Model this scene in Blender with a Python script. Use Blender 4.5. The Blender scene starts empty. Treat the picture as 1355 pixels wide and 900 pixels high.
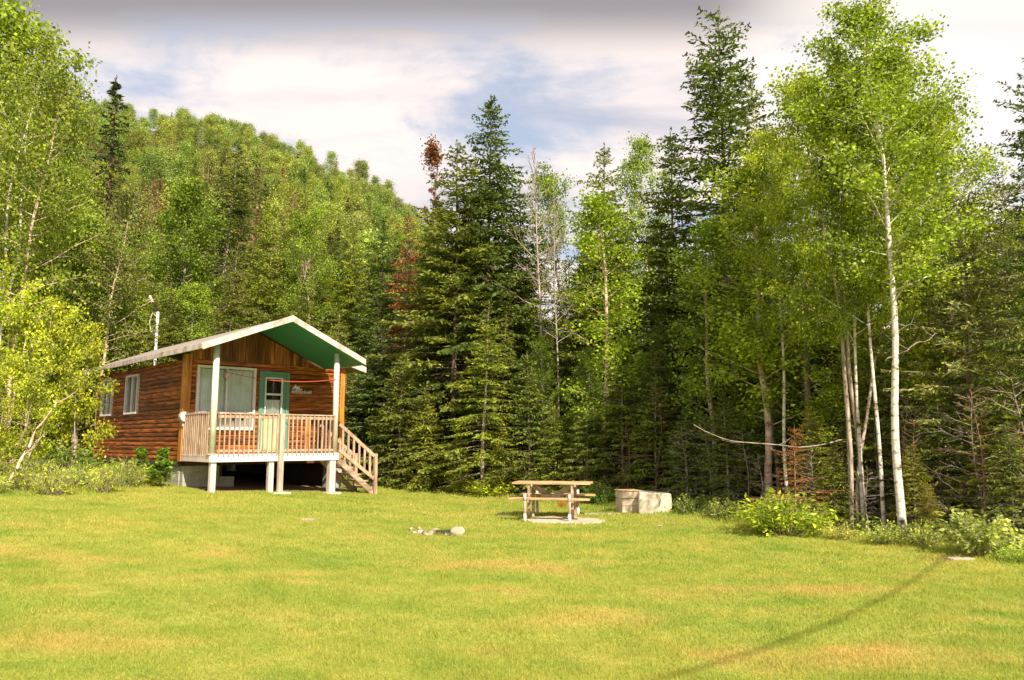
import bpy, math, random
import numpy as np
from mathutils import Vector, Matrix
R = math.radians
S = bpy.context.scene
COL = S.collection

# ------------------------------------------------------------------ camera
PITCH = R(7.4)
FOC, CX, CY = 1025.0, 677.5, 450.0
CAMZ = 1.6
cam_d = bpy.data.cameras.new('camera')
cam_d.sensor_width = 36.0
cam_d.lens = 36.0 * FOC / 1355.0
cam_d.clip_start = 0.05
cam_d.clip_end = 3000
cam = bpy.data.objects.new('camera', cam_d)
COL.objects.link(cam)
cam.location = (0, 0, CAMZ)
cam.rotation_euler = (R(90) + PITCH, 0, 0)
S.camera = cam
S.view_settings.view_transform = 'Standard'
S.view_settings.look = 'None'
S.view_settings.gamma = 1
S.view_settings.exposure = 0.75
try:
    S.view_settings.use_curve_mapping = False
except Exception:
    pass
S.cycles.max_bounces = 6
S.cycles.diffuse_bounces = 3
S.cycles.transmission_bounces = 4
S.cycles.transparent_max_bounces = 6
S.cycles.use_denoising = True

# ------------------------------------------------------------------ sun and sky
TO_SUN = Vector((0.51, -0.99, 1.0)).normalized()
sun_el = math.asin(TO_SUN.z)
sun_az = math.atan2(TO_SUN.x, TO_SUN.y)          # clockwise from +Y
sl = bpy.data.lights.new('sun', 'SUN')
sl.energy = 5.0
sl.angle = R(0.55)
sl.color = (1.0, 0.87, 0.68)
so = bpy.data.objects.new('sun', sl)
COL.objects.link(so)
so.rotation_euler = TO_SUN.to_track_quat('Z', 'Y').to_euler()
so.location = (20, -30, 40)

W = bpy.data.worlds.new('World')
S.world = W
W.use_nodes = True
nt = W.node_tree
nt.nodes.clear()


def N(t, kind, **kw):
    n = t.nodes.new(kind)
    for k, v in kw.items():
        if k in ('operation', 'blend_type', 'data_type', 'noise_dimensions', 'sky_type', 'interpolation_type', 'use_clamp', 'attribute_name', 'gradient_type', 'feature', 'wave_type', 'bands_direction', 'clamp'):
            setattr(n, k, v)
        else:
            n.inputs[k.replace('_', ' ')].default_value = v
    return n


def math_n(t, op, a, b=None, clamp=False):
    n = t.nodes.new('ShaderNodeMath')
    n.operation = op
    n.use_clamp = clamp
    for i, v in enumerate((a, b)):
        if v is None:
            continue
        if hasattr(v, 'links'):
            t.links.new(v, n.inputs[i])
        else:
            n.inputs[i].default_value = v
    return n.outputs[0]


def ramp(t, fac, stops, interp='LINEAR'):
    n = t.nodes.new('ShaderNodeValToRGB')
    n.color_ramp.interpolation = interp
    el = n.color_ramp.elements
    while len(el) < len(stops):
        el.new(0.5)
    for e, (p, c) in zip(el, stops):
        e.position = p
        e.color = (*c, 1) if len(c) == 3 else c
    t.links.new(fac, n.inputs[0])
    return n.outputs[0]


def mixc(t, fac, a, b, blend='MIX'):
    n = t.nodes.new('ShaderNodeMix')
    n.data_type = 'RGBA'
    n.blend_type = blend
    for s, v in ((n.inputs[0], fac), (n.inputs[6], a), (n.inputs[7], b)):
        if hasattr(v, 'links'):
            t.links.new(v, s)
        elif isinstance(v, (int, float)):
            s.default_value = v
        else:
            s.default_value = (*v, 1)
    return n.outputs[2]


def noise(t, vec, scale, detail=4, rough=0.55, dist=0.0):
    n = t.nodes.new('ShaderNodeTexNoise')
    n.inputs['Scale'].default_value = scale
    n.inputs['Detail'].default_value = detail
    n.inputs['Roughness'].default_value = rough
    n.inputs['Distortion'].default_value = dist
    if vec is not None:
        t.links.new(vec, n.inputs['Vector'])
    return n.outputs[0]


def mapping(t, vec, loc=(0, 0, 0), rot=(0, 0, 0), scale=(1, 1, 1)):
    n = t.nodes.new('ShaderNodeMapping')
    n.inputs['Location'].default_value = loc
    n.inputs['Rotation'].default_value = rot
    n.inputs['Scale'].default_value = scale
    t.links.new(vec, n.inputs['Vector'])
    return n.outputs[0]


sky = nt.nodes.new('ShaderNodeTexSky')
sky.sky_type = 'NISHITA'
sky.sun_disc = False
sky.sun_elevation = sun_el
sky.sun_rotation = sun_az
sky.air_density = 1.0
sky.dust_density = 1.5
tc = nt.nodes.new('ShaderNodeTexCoord')
dirv = tc.outputs['Generated']
sep = nt.nodes.new('ShaderNodeSeparateXYZ')
nt.links.new(dirv, sep.inputs[0])
zc = math_n(nt, 'MAXIMUM', sep.outputs[2], 0.04)
zz = math_n(nt, 'ADD', zc, 0.12)
px_ = math_n(nt, 'DIVIDE', sep.outputs[0], zz)
py_ = math_n(nt, 'DIVIDE', sep.outputs[1], zz)
cmb = nt.nodes.new('ShaderNodeCombineXYZ')
nt.links.new(px_, cmb.inputs[0]); nt.links.new(py_, cmb.inputs[1])
pl = cmb.outputs[0]
m1 = mapping(nt, pl, loc=(3.1, 0.6, 0), rot=(0, 0, R(12)), scale=(0.8, 1.0, 1))
cl = noise(nt, m1, 1.5, 9, 0.60, 0.35)
cover = ramp(nt, cl, [(0.36, (0, 0, 0)), (0.53, (1, 1, 1))], 'EASE')
m2 = mapping(nt, pl, loc=(9.3, 4.0, 0), rot=(0, 0, R(-20)), scale=(0.55, 1.3, 1))
sh = noise(nt, m2, 1.6, 8, 0.56, 0.4)
ccol = ramp(nt, sh, [(0.34, (4.4, 4.4, 5.0)), (0.44, (6.9, 6.2, 6.1)), (0.56, (8.4, 7.3, 6.7))])
# thick grey cloud deck overhead, ragged lower edge
rat = math_n(nt, 'DIVIDE', sep.outputs[2], math_n(nt, 'MAXIMUM', sep.outputs[1], 0.3))
el2 = math_n(nt, 'ADD', rat, math_n(nt, 'MULTIPLY', math_n(nt, 'SUBTRACT', sh, 0.5), 0.05))
deck_m = ramp(nt, el2, [(0.505, (0, 0, 0)), (0.60, (1, 1, 1))], 'EASE')
deck_m = math_n(nt, 'MULTIPLY', deck_m, ramp(nt, sep.outputs[1], [(0.0, (0, 0, 0)), (0.35, (1, 1, 1))]))
ccol = mixc(nt, deck_m, ccol, (2.7, 2.45, 2.5))
cover = math_n(nt, 'MAXIMUM', cover, deck_m)
# thin bright patch of cloud
gd = nt.nodes.new('ShaderNodeVectorMath'); gd.operation = 'DOT_PRODUCT'
nt.links.new(dirv, gd.inputs[0])
gv = Vector((0.575, 1.0, 0.50)).normalized()
gd.inputs[1].default_value = gv
gl = ramp(nt, gd.outputs['Value'], [(0.965, (0, 0, 0)), (1.0, (1, 1, 1))], 'EASE')
gl = math_n(nt, 'MULTIPLY', gl, 0.75)
ccol = mixc(nt, gl, ccol, (10.4, 9.4, 8.4))
cover = math_n(nt, 'MAXIMUM', cover, gl)
# ColorRamp clamps nothing above 1 in the stops, so the cloud radiance is in sky units
hb = math_n(nt, 'GREATER_THAN', sep.outputs[2], -0.02)
skyc = mixc(nt, 0.45, sky.outputs[0], (6.0, 6.4, 7.5))
allc = mixc(nt, math_n(nt, 'MULTIPLY', cover, 0.93), skyc, ccol)
bg = nt.nodes.new('ShaderNodeBackground')
bg.inputs[1].default_value = 0.085
nt.links.new(allc, bg.inputs[0])
wo = nt.nodes.new('ShaderNodeOutputWorld')
nt.links.new(bg.outputs[0], wo.inputs[0])


# ------------------------------------------------------------------ geometry from the picture's measurements
def ray(px, py):
    a = (px - CX) / FOC
    b = (CY - py) / FOC
    return a, math.cos(PITCH) - b * math.sin(PITCH), b * math.cos(PITCH) + math.sin(PITCH)


def at(px, py, Y):
    a, dy, dz = ray(px, py)
    return a / dy * Y, Y, CAMZ + dz / dy * Y


def kx(px, Y, py=640):
    return at(px, py, Y)[0]


LAWN = np.array([(-60, -30), (-18, 11), (-10.4, 14.6), (-9.2, 17.9), (-9.8, 20.3), (-14.8, 27), (-9, 29.5), (-4.4, 25.6), (-3.1, 24.2),
                 (.5, 21.9), (3.1, 18.7), (4.7, 15.6), (6.0, 13.0), (6.9, 10.9), (9.0, 9.3), (15, 8), (50, 2), (50, -60), (-60, -60)], float)


def lawn_d(x, y):
    """signed distance to the lawn's border, positive on the lawn"""
    x = np.asarray(x, float); y = np.asarray(y, float)
    d = np.full(x.shape, 1e9); ins = np.zeros(x.shape, bool)
    n = len(LAWN)
    for i in range(n):
        ax, ay = LAWN[i]; bx, by = LAWN[(i + 1) % n]
        ex, ey = bx - ax, by - ay
        t = np.clip(((x - ax) * ex + (y - ay) * ey) / (ex * ex + ey * ey), 0, 1)
        d = np.minimum(d, np.hypot(x - ax - t * ex, y - ay - t * ey))
        c = ((ay > y) != (by > y)) & (x < (bx - ax) * (y - ay) / (by - ay + 1e-12) + ax)
        ins ^= c
    return np.where(ins, d, -d)


HK = np.array([-1.6, -.85, -.66, -.56, -.50, -.43, -.35, -.27, -.22, -.17, -.125, -.07, 0.0, .1, 2.0])
HZ = np.array([60, 82, 88, 88, 85, 83, 79, 74, 69, 63, 54, 33, 13, 2, 0], float)


def gz(x, y):
    x = np.asarray(x, float); y = np.asarray(y, float)
    s = np.maximum(0, -x - 1)
    z = 0.065 * s * np.exp(-np.maximum(0, -x - 9) / 18.0)
    z = z * np.clip((y + 4) / 12.0, 0, 1)
    z = z + 0.02 * np.sin(x * .9 + 1) * np.sin(y * .7)
    yy = np.maximum(y, 1.0)
    H = np.interp(x / yy, HK, HZ)
    t = np.clip((y - 30) / 172.0, 0, 1)
    t = t * (0.72 + 0.28 * t)
    t2 = np.clip((y - 203) / 500.0, 0, 1)
    bump = 1 + 0.035 * np.sin(x * .11) * np.sin(y * .09 + 1)
    return z + H * t * (1 - 0.5 * t2) * bump


def gz1(x, y):
    return float(gz(x, y))


# ------------------------------------------------------------------ materials
def new_mat(name):
    m = bpy.data.materials.new(name)
    m.use_nodes = True
    t = m.node_tree
    t.nodes.clear()
    o = t.nodes.new('ShaderNodeOutputMaterial')
    return m, t, o


def principled(t, col, rough=0.7, spec=0.3, bump=None, bstr=0.3, bdist=0.02):
    p = t.nodes.new('ShaderNodeBsdfPrincipled')
    if hasattr(col, 'links'):
        t.links.new(col, p.inputs['Base Color'])
    else:
        p.inputs['Base Color'].default_value = (*col, 1)
    if hasattr(rough, 'links'):
        t.links.new(rough, p.inputs['Roughness'])
    else:
        p.inputs['Roughness'].default_value = rough
    p.inputs['Specular IOR Level'].default_value = spec
    if bump is not None:
        b = t.nodes.new('ShaderNodeBump')
        b.inputs['Strength'].default_value = bstr
        b.inputs['Distance'].default_value = bdist
        t.links.new(bump, b.inputs['Height'])
        t.links.new(b.outputs[0], p.inputs['Normal'])
    return p.outputs[0]


def leaf_mat(name, var=0.45, trans=0.35, warm=(1.25, 1.05, .5), rough=.5):
    m, t, o = new_mat(name)
    oi = t.nodes.new('ShaderNodeObjectInfo')
    g = t.nodes.new('ShaderNodeNewGeometry')
    rnd = g.outputs['Random Per Island']
    f = ramp(t, rnd, [(0, (1 - var,) * 3), (1, (1 + var,) * 3)])
    c = mixc(t, 1.0, oi.outputs['Color'], f, 'MULTIPLY')
    big = noise(t, g.outputs['Position'], 0.9, 2, .5)
    w = ramp(t, big, [(.38, (0, 0, 0)), (.68, (1, 1, 1))])
    w2 = math_n(t, 'MULTIPLY', w, 0.30)
    c2 = mixc(t, 1.0, c, warm, 'MULTIPLY')
    c = mixc(t, w2, c, c2)
    fine = noise(t, g.outputs['Position'], 2.6, 2, .5)
    c = mixc(t, 1.0, c, ramp(t, fine, [(.35, (.62, .66, .7)), (.5, (1, 1, 1)), (.64, (1.4, 1.32, 1.0))]), 'MULTIPLY')
    p = principled(t, c, rough, .3)
    tr = t.nodes.new('ShaderNodeBsdfTranslucent')
    tcv = mixc(t, 1.0, c, (1.35, 1.45, .6), 'MULTIPLY')
    t.links.new(tcv, tr.inputs[0])
    mx = t.nodes.new('ShaderNodeMixShader')
    mx.inputs[0].default_value = trans
    t.links.new(p, mx.inputs[1]); t.links.new(tr.outputs[0], mx.inputs[2])
    t.links.new(mx.outputs[0], o.inputs[0])
    return m


M_LEAF = leaf_mat('broad_leaf', .5, .32)
M_NEEDLE = leaf_mat('needle', .5, .22, (1.35, 1.15, .55), .6)


def bark_mat(name, c1, c2, c3, sc=6.0, zs=.25, lo=.35, hi=.65):
    m, t, o = new_mat(name)
    g = t.nodes.new('ShaderNodeNewGeometry')
    v = mapping(t, g.outputs['Position'], scale=(1, 1, zs))
    n = noise(t, v, sc, 5, .65)
    c = ramp(t, n, [(lo, c1), ((lo + hi) / 2, c2), (hi, c3)])
    t.links.new(principled(t, c, .85, .2, n, .6, .02), o.inputs[0])
    return m


M_BARK = bark_mat('conifer_bark', (.05, .035, .025), (.14, .10, .07), (.26, .20, .15), 9, .3)
M_GREYBARK = bark_mat('grey_bark', (.16, .12, .09), (.38, .31, .25), (.56, .48, .41), 9, .3)
M_BIRCH = bark_mat('birch_bark', (.10, .07, .05), (.60, .54, .47), (.76, .71, .64), 5, 2.4, .36, .54)
M_REDBIRCH = bark_mat('reddish_birch_bark', (.16, .08, .05), (.50, .34, .26), (.70, .55, .45), 5, 1.6, .3, .58)
M_DEAD = bark_mat('dead_wood', (.20, .15, .12), (.36, .30, .25), (.5, .45, .40), 8, .5)


def wood_mat(name, cols, sc=(1.2, 14, 14), rough=.55, spec=.35, rvar=.35, bstr=.3):
    """grain along local X; each board its own tone"""
    m, t, o = new_mat(name)
    tcn = t.nodes.new('ShaderNodeTexCoord')
    g = t.nodes.new('ShaderNodeNewGeometry')
    ri = g.outputs['Random Per Island']
    off = t.nodes.new('ShaderNodeVectorMath'); off.operation = 'ADD'
    cm = t.nodes.new('ShaderNodeCombineXYZ')
    r17 = math_n(t, 'MULTIPLY', ri, 37.0)
    for i in range(3):
        t.links.new(r17, cm.inputs[i])
    t.links.new(tcn.outputs['Object'], off.inputs[0]); t.links.new(cm.outputs[0], off.inputs[1])
    v = mapping(t, off.outputs[0], scale=sc)
    n = noise(t, v, 1.0, 6, .62, .4)
    c = ramp(t, n, [(.28, cols[0]), (.45, cols[1]), (.60, cols[2]), (.75, cols[3] if len(cols) > 3 else cols[2])])
    k = ramp(t, ri, [(0, (1 - rvar,) * 3), (1, (1 + rvar * .8,) * 3)])
    c = mixc(t, 1.0, c, k, 'MULTIPLY')
    t.links.new(principled(t, c, rough, spec, n, bstr, .006), o.inputs[0])
    return m


VARN = [(.040, .009, .004), (.20, .052, .010), (.48, .150, .022), (.66, .27, .055)]
M_LOG = wood_mat('varnished_log', VARN, (2.2, 16, 22), .45, .4, .50, .35)
M_LOGY = wood_mat('varnished_log_side', VARN, (16, 2.0, 22), .5, .4, .50, .35)
M_BOARDV = wood_mat('varnished_vertical_board', [(.08, .025, .007), (.24, .080, .017), (.40, .155, .036), (.52, .25, .07)], (16, 16, 1.3), .5, .4, .60)
M_CORNER = wood_mat('orange_corner_board', [(.24, .075, .012), (.42, .155, .022), (.56, .24, .04), (.64, .31, .06)], (14, 14, 1.2), .45, .4, .15)
M_WEATHER = wood_mat('weathered_rail_wood', [(.18, .12, .085), (.35, .24, .17), (.48, .35, .26), (.56, .44, .35)], (10, 10, 2), .8, .2, .25)
M_POSTGREY = wood_mat('weathered_post', [(.25, .19, .15), (.42, .33, .27), (.52, .43, .36)], (12, 12, 1.5), .8, .2, .1)
M_TABLE = wood_mat('table_plank', [(.22, .13, .06), (.40, .26, .13), (.52, .37, .20), (.58, .44, .27)], (1.5, 16, 16), .7, .25, .2)
M_OLDPLANK = wood_mat('old_box_plank', [(.12, .08, .055), (.28, .20, .14), (.42, .33, .25)], (2, 10, 10), .85, .2, .3)


def paint_mat(name, c, rough=.5, dirt=.25, sc=5, dcol=None):
    m, t, o = new_mat(name)
    tcn = t.nodes.new('ShaderNodeTexCoord')
    n = noise(t, tcn.outputs['Object'], sc, 6, .65)
    f = ramp(t, n, [(.42, (0, 0, 0)), (.78, (1, 1, 1))])
    f = math_n(t, 'MULTIPLY', f, dirt * 2)
    d = dcol or tuple(x * .55 for x in c)
    cc = mixc(t, f, c, d)
    t.links.new(principled(t, cc, rough, .35, n, .1, .004), o.inputs[0])
    return m


M_WHITE = paint_mat('white_paint', (.80, .77, .74), .5, .2)
M_FASCIA = paint_mat('weathered_white_fascia', (.66, .59, .56), .6, .65, 5, (.30, .22, .18))
M_POSTPAINT = paint_mat('pale_green_post_paint', (.62, .66, .56), .5, .35, 5, (.42, .40, .30))
M_PILLAR = paint_mat('white_leg_paint', (.70, .60, .58), .6, .4, 6, (.42, .32, .28))
M_SOFFIT = paint_mat('green_soffit', (.035, .23, .13), .5, .2, 2)
M_DOOR = paint_mat('green_door_paint', (.13, .31, .22), .45, .2, 3)
M_DOORLIT = paint_mat('sunlit_green_door_panel', (.42, .56, .34), .5, .25, 4)  # door green made paler for the lower part, sunlight put into the colour
M_BLOCK = paint_mat('concrete_block', (.42, .41, .37), .9, .5, 9)
M_MORTAR = paint_mat('mortar', (.55, .52, .47), .9, .4, 9)
M_CONC = paint_mat('pale_concrete', (.66, .59, .47), .9, .45, 5, (.42, .35, .26))
M_PAD = paint_mat('concrete_pad', (.55, .48, .38), .95, .6, 7, (.36, .29, .20))
M_ROOF = paint_mat('roof_shingle', (.34, .30, .27), .9, .6, 14, (.22, .18, .15))
M_BOXPL = wood_mat('pale_box_plank', [(.26, .20, .14), (.46, .38, .28), (.60, .51, .40)], (2, 10, 10), .85, .2, .2)
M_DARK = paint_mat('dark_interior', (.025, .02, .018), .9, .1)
M_CURT = paint_mat('grey_curtain', (.82, .86, .80), .9, .3, 3)
M_LACE = paint_mat('white_lace', (.82, .80, .77), .9, .1, 3)
M_RED = paint_mat('red_cord', (.62, .10, .05), .6, .1)
M_CLOTH = paint_mat('pink_cloth', (.62, .38, .36), .9, .5, 12, (.85, .80, .78))
M_METAL = paint_mat('pale_grey_metal', (.55, .55, .53), .4, .3, 6)
M_UNDER = paint_mat('under_floor_board', (.10, .06, .035), .9, .4, 6)
M_STONE = paint_mat('fire_ring_stone', (.46, .38, .30), .9, .6, 9, (.24, .19, .15))
M_STONEW = paint_mat('pale_boulder', (.38, .33, .26), .9, .4, 8, (.45, .40, .34))
M_CHAR = paint_mat('charred_wood', (.03, .025, .022), .9, .6, 9, (.10, .08, .07))
M_TWIG = bark_mat('red_twig', (.12, .06, .04), (.24, .13, .09), (.34, .22, .16), 9, .5)


def glass_mat():
    m, t, o = new_mat('window_glass')
    gl = t.nodes.new('ShaderNodeBsdfGlossy'); gl.inputs['Roughness'].default_value = .04
    gl.inputs[0].default_value = (.9, .95, 1, 1)
    tr = t.nodes.new('ShaderNodeBsdfTransparent'); tr.inputs[0].default_value = (.97, .98, .97, 1)
    fr = t.nodes.new('ShaderNodeFresnel'); fr.inputs[0].default_value = 1.5
    f = math_n(t, 'MULTIPLY', fr.outputs[0], 0.8)
    mx = t.nodes.new('ShaderNodeMixShader')
    t.links.new(f, mx.inputs[0]); t.links.new(tr.outputs[0], mx.inputs[1]); t.links.new(gl.outputs[0], mx.inputs[2])
    t.links.new(mx.outputs[0], o.inputs[0])
    return m


M_GLASS = glass_mat()


def lawn_colour(t, pos):
    """green turf with yellow, dry and mossy patches; shared by the soil sheet and the blades"""
    n1 = noise(t, pos, .22, 4, .6)
    n2 = noise(t, mapping(t, pos, loc=(7, 3, 0), scale=(1, 1.6, 1)), .75, 5, .6)
    n3 = noise(t, mapping(t, pos, loc=(17, 9, 0)), 3.2, 4, .65)
    base = ramp(t, n1, [(.32, (.255, .345, .060)), (.50, (.355, .405, .078)), (.66, (.44, .435, .100))])
    mid = ramp(t, n2, [(.30, (.19, .30, .050)), (.43, (.33, .385, .080)), (.57, (.44, .425, .11)), (.70, (.62, .43, .18))])
    c = mixc(t, .55, base, mid)
    k = ramp(t, n3, [(.28, (.78, .84, .7)), (.5, (1, 1, 1)), (.74, (1.2, 1.06, 1.15))])
    c = mixc(t, 1.0, c, k, 'MULTIPLY')
    wob = math_n(t, 'MULTIPLY', math_n(t, 'SUBTRACT', n2, .5), 3.2)
    acc = None
    for (sx, sy, rx, ry) in ((-3.2, 6.0, 1.1, .55), (-1.6, 5.1, 1.2, .45), (.9, 7.4, 1.3, .5), (2.6, 5.9, 1.2, .4), (.2, 5.2, .8, .3), (3.4, 8.6, 1.1, .4), (-.2, 10.2, 1.6, .6), (-5.2, 9.0, 1.4, .5)):
        v = t.nodes.new('ShaderNodeVectorMath'); v.operation = 'LENGTH'
        t.links.new(mapping(t, pos, loc=(-sx / rx, -sy / ry, 0), scale=(1 / rx, 1 / ry, 0)), v.inputs[0])
        f = math_n(t, 'SUBTRACT', math_n(t, 'ADD', 1.0, wob), v.outputs['Value'], True)
        acc = f if acc is None else math_n(t, 'MAXIMUM', acc, f)
    return mixc(t, math_n(t, 'MULTIPLY', acc, .45, True), c, (.60, .42, .17))


def ground_mat():
    m, t, o = new_mat('lawn_and_forest_floor')
    g = t.nodes.new('ShaderNodeNewGeometry')
    pos = g.outputs['Position']
    c = lawn_colour(t, pos)
    n = noise(t, pos, 28, 5, .7)
    c = mixc(t, 1.0, c, ramp(t, n, [(.3, (.6, .6, .5)), (.7, (1.15, 1.15, 1.1))]), 'MULTIPLY')
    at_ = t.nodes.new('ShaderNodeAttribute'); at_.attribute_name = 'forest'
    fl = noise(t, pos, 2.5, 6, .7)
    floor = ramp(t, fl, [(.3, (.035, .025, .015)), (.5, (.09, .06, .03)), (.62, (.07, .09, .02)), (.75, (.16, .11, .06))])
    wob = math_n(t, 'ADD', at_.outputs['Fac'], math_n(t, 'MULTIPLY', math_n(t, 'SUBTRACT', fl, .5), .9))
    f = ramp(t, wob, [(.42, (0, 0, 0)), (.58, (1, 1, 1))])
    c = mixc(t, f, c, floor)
    dt = t.nodes.new('ShaderNodeAttribute'); dt.attribute_name = 'bare'
    df = math_n(t, 'ADD', dt.outputs['Fac'], math_n(t, 'MULTIPLY', math_n(t, 'SUBTRACT', n2b(t, pos), .5), .8))
    dirt = ramp(t, n, [(.3, (.16, .11, .065)), (.7, (.36, .27, .17))])
    c = mixc(t, ramp(t, df, [(.45, (0, 0, 0)), (.65, (1, 1, 1))]), c, dirt)
    t.links.new(principled(t, c, .95, .1, n, .7, .03), o.inputs[0])
    return m


def n2b(t, pos):
    return noise(t, pos, 6, 4, .65)


def blade_mat():
    m, t, o = new_mat('grass_blade')
    g = t.nodes.new('ShaderNodeNewGeometry')
    c = lawn_colour(t, g.outputs['Position'])
    f = ramp(t, g.outputs['Random Per Island'], [(0, (.76, .86, .65)), (.55, (1.0, 1.03, .9)), (.95, (1.15, 1.1, 1.05)), (1, (1.5, 1.3, 1.5))])
    c = mixc(t, 1.0, c, f, 'MULTIPLY')
    p = principled(t, c, .6, .2)
    tr = t.nodes.new('ShaderNodeBsdfTranslucent')
    t.links.new(mixc(t, 1.0, c, (1.3, 1.3, .8), 'MULTIPLY'), tr.inputs[0])
    mx = t.nodes.new('ShaderNodeMixShader'); mx.inputs[0].default_value = .4
    t.links.new(p, mx.inputs[1]); t.links.new(tr.outputs[0], mx.inputs[2])
    t.links.new(mx.outputs[0], o.inputs[0])
    return m


# ------------------------------------------------------------------ mesh helpers
def quad_mesh(name, V, F, mats, midx=None, smooth=False):
    V = np.ascontiguousarray(V, dtype=np.float32)
    F = np.ascontiguousarray(F, dtype=np.int32)
    me = bpy.data.meshes.new(name)
    me.vertices.add(len(V)); me.vertices.foreach_set('co', V.ravel())
    me.loops.add(F.size); me.loops.foreach_set('vertex_index', F.ravel())
    me.polygons.add(len(F))
    me.polygons.foreach_set('loop_start', np.arange(0, F.size, F.shape[1], dtype=np.int32))
    for m in (mats if isinstance(mats, (list, tuple)) else [mats]):
        me.materials.append(m)
    if midx is not None:
        me.polygons.foreach_set('material_index', np.ascontiguousarray(midx, dtype=np.int32))
    me.update(calc_edges=True)
    if smooth:
        me.polygons.foreach_set('use_smooth', np.ones(len(F), dtype=bool))
    return me


def tag(o, label=None, cat=None, group=None, kind=None):
    if label: o['label'] = label
    if cat: o['category'] = cat
    if group: o['group'] = group
    if kind: o['kind'] = kind
    return o


def obj(name, me, parent=None, loc=None):
    o = bpy.data.objects.new(name, me)
    COL.objects.link(o)
    if parent is not None: o.parent = parent
    if loc is not None: o.location = loc
    return o


def empty(name, loc=(0, 0, 0), rz=0.0):
    o = bpy.data.objects.new(name, None)
    o.empty_display_size = .2
    COL.objects.link(o)
    o.location = loc
    o.rotation_euler = (0, 0, rz)
    return o


class MB:
    def __init__(self):
        self.v, self.f = [], []

    def box(self, x0, y0, z0, x1, y1, z1, rot=None, c=None):
        b = len(self.v)
        P = [(x0, y0, z0), (x1, y0, z0), (x1, y1, z0), (x0, y1, z0), (x0, y0, z1), (x1, y0, z1), (x1, y1, z1), (x0, y1, z1)]
        if rot is not None:
            c = Vector(c)
            P = [tuple(c + rot @ (Vector(p) - c)) for p in P]
        self.v += P
        self.f += [tuple(b + i for i in q) for q in ((0, 3, 2, 1), (4, 5, 6, 7), (0, 1, 5, 4), (1, 2, 6, 5), (2, 3, 7, 6), (3, 0, 4, 7))]
        return self

    def bar(self, a, b, w, h, up=(0, 0, 1)):
        """rectangular bar from a to b: w sideways, h along up"""
        a, b = Vector(a), Vector(b)
        d = (b - a).normalized()
        s = d.cross(Vector(up))
        if s.length < 1e-4: s = Vector((1, 0, 0))
        s.normalize(); u = s.cross(d).normalized()
        k = len(self.v)
        for p in (a, b):
            for sx, sz in ((-1, -1), (1, -1), (1, 1), (-1, 1)):
                self.v.append(tuple(p + s * (sx * w / 2) + u * (sz * h / 2)))
        self.f += [tuple(k + i for i in q) for q in ((0, 1, 2, 3), (7, 6, 5, 4), (0, 4, 5, 1), (1, 5, 6, 2), (2, 6, 7, 3), (3, 7, 4, 0))]
        return self

    def prism(self, pts, axis, lo, hi):
        """extrude a polygon (list of 2-D points) along an axis; pts are in the other two axes, in order"""
        n, b = len(pts), len(self.v)
        for t in (lo, hi):
            for (p, q) in pts:
                self.v.append({'x': (t, p, q), 'y': (p, t, q), 'z': (p, q, t)}[axis])
        self.f.append(tuple(b + i for i in range(n))); self.f.append(tuple(b + n + i for i in reversed(range(n))))
        for i in range(n):
            j = (i + 1) % n
            self.f.append((b + i, b + n + i, b + n + j, b + j))
        return self

    def cyl(self, a, b, r0, r1=None, n=12):
        r1 = r0 if r1 is None else r1
        a, b = Vector(a), Vector(b)
        d = (b - a).normalized()
        s = d.orthogonal().normalized(); u = d.cross(s)
        k = len(self.v)
        for p, r in ((a, r0), (b, r1)):
            for i in range(n):
                an = 2 * math.pi * i / n
                self.v.append(tuple(p + s * (r * math.cos(an)) + u * (r * math.sin(an))))
        for i in range(n):
            j = (i + 1) % n
            self.f.append((k + i, k + j, k + n + j, k + n + i))
        self.f.append(tuple(k + i for i in reversed(range(n)))); self.f.append(tuple(k + n + i for i in range(n)))
        return self

    def tube(self, pts, r, n=6):
        for a, b in zip(pts[:-1], pts[1:]):
            self.cyl(a, b, r, r, n)
        return self

    def build(self, name, mat, parent=None, bevel=0.0, smooth=False):
        me = bpy.data.meshes.new(name)
        me.from_pydata(self.v, [], self.f)
        me.materials.append(mat)
        me.update()
        import bmesh
        bm = bmesh.new(); bm.from_mesh(me)
        bmesh.ops.recalc_face_normals(bm, faces=bm.faces)
        if bevel > 0:
            bmesh.ops.bevel(bm, geom=bm.edges[:], offset=bevel, segments=1, affect='EDGES')
        bm.to_mesh(me); bm.free()
        if smooth:
            for p in me.polygons: p.use_smooth = True
        return obj(name, me, parent)


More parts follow.
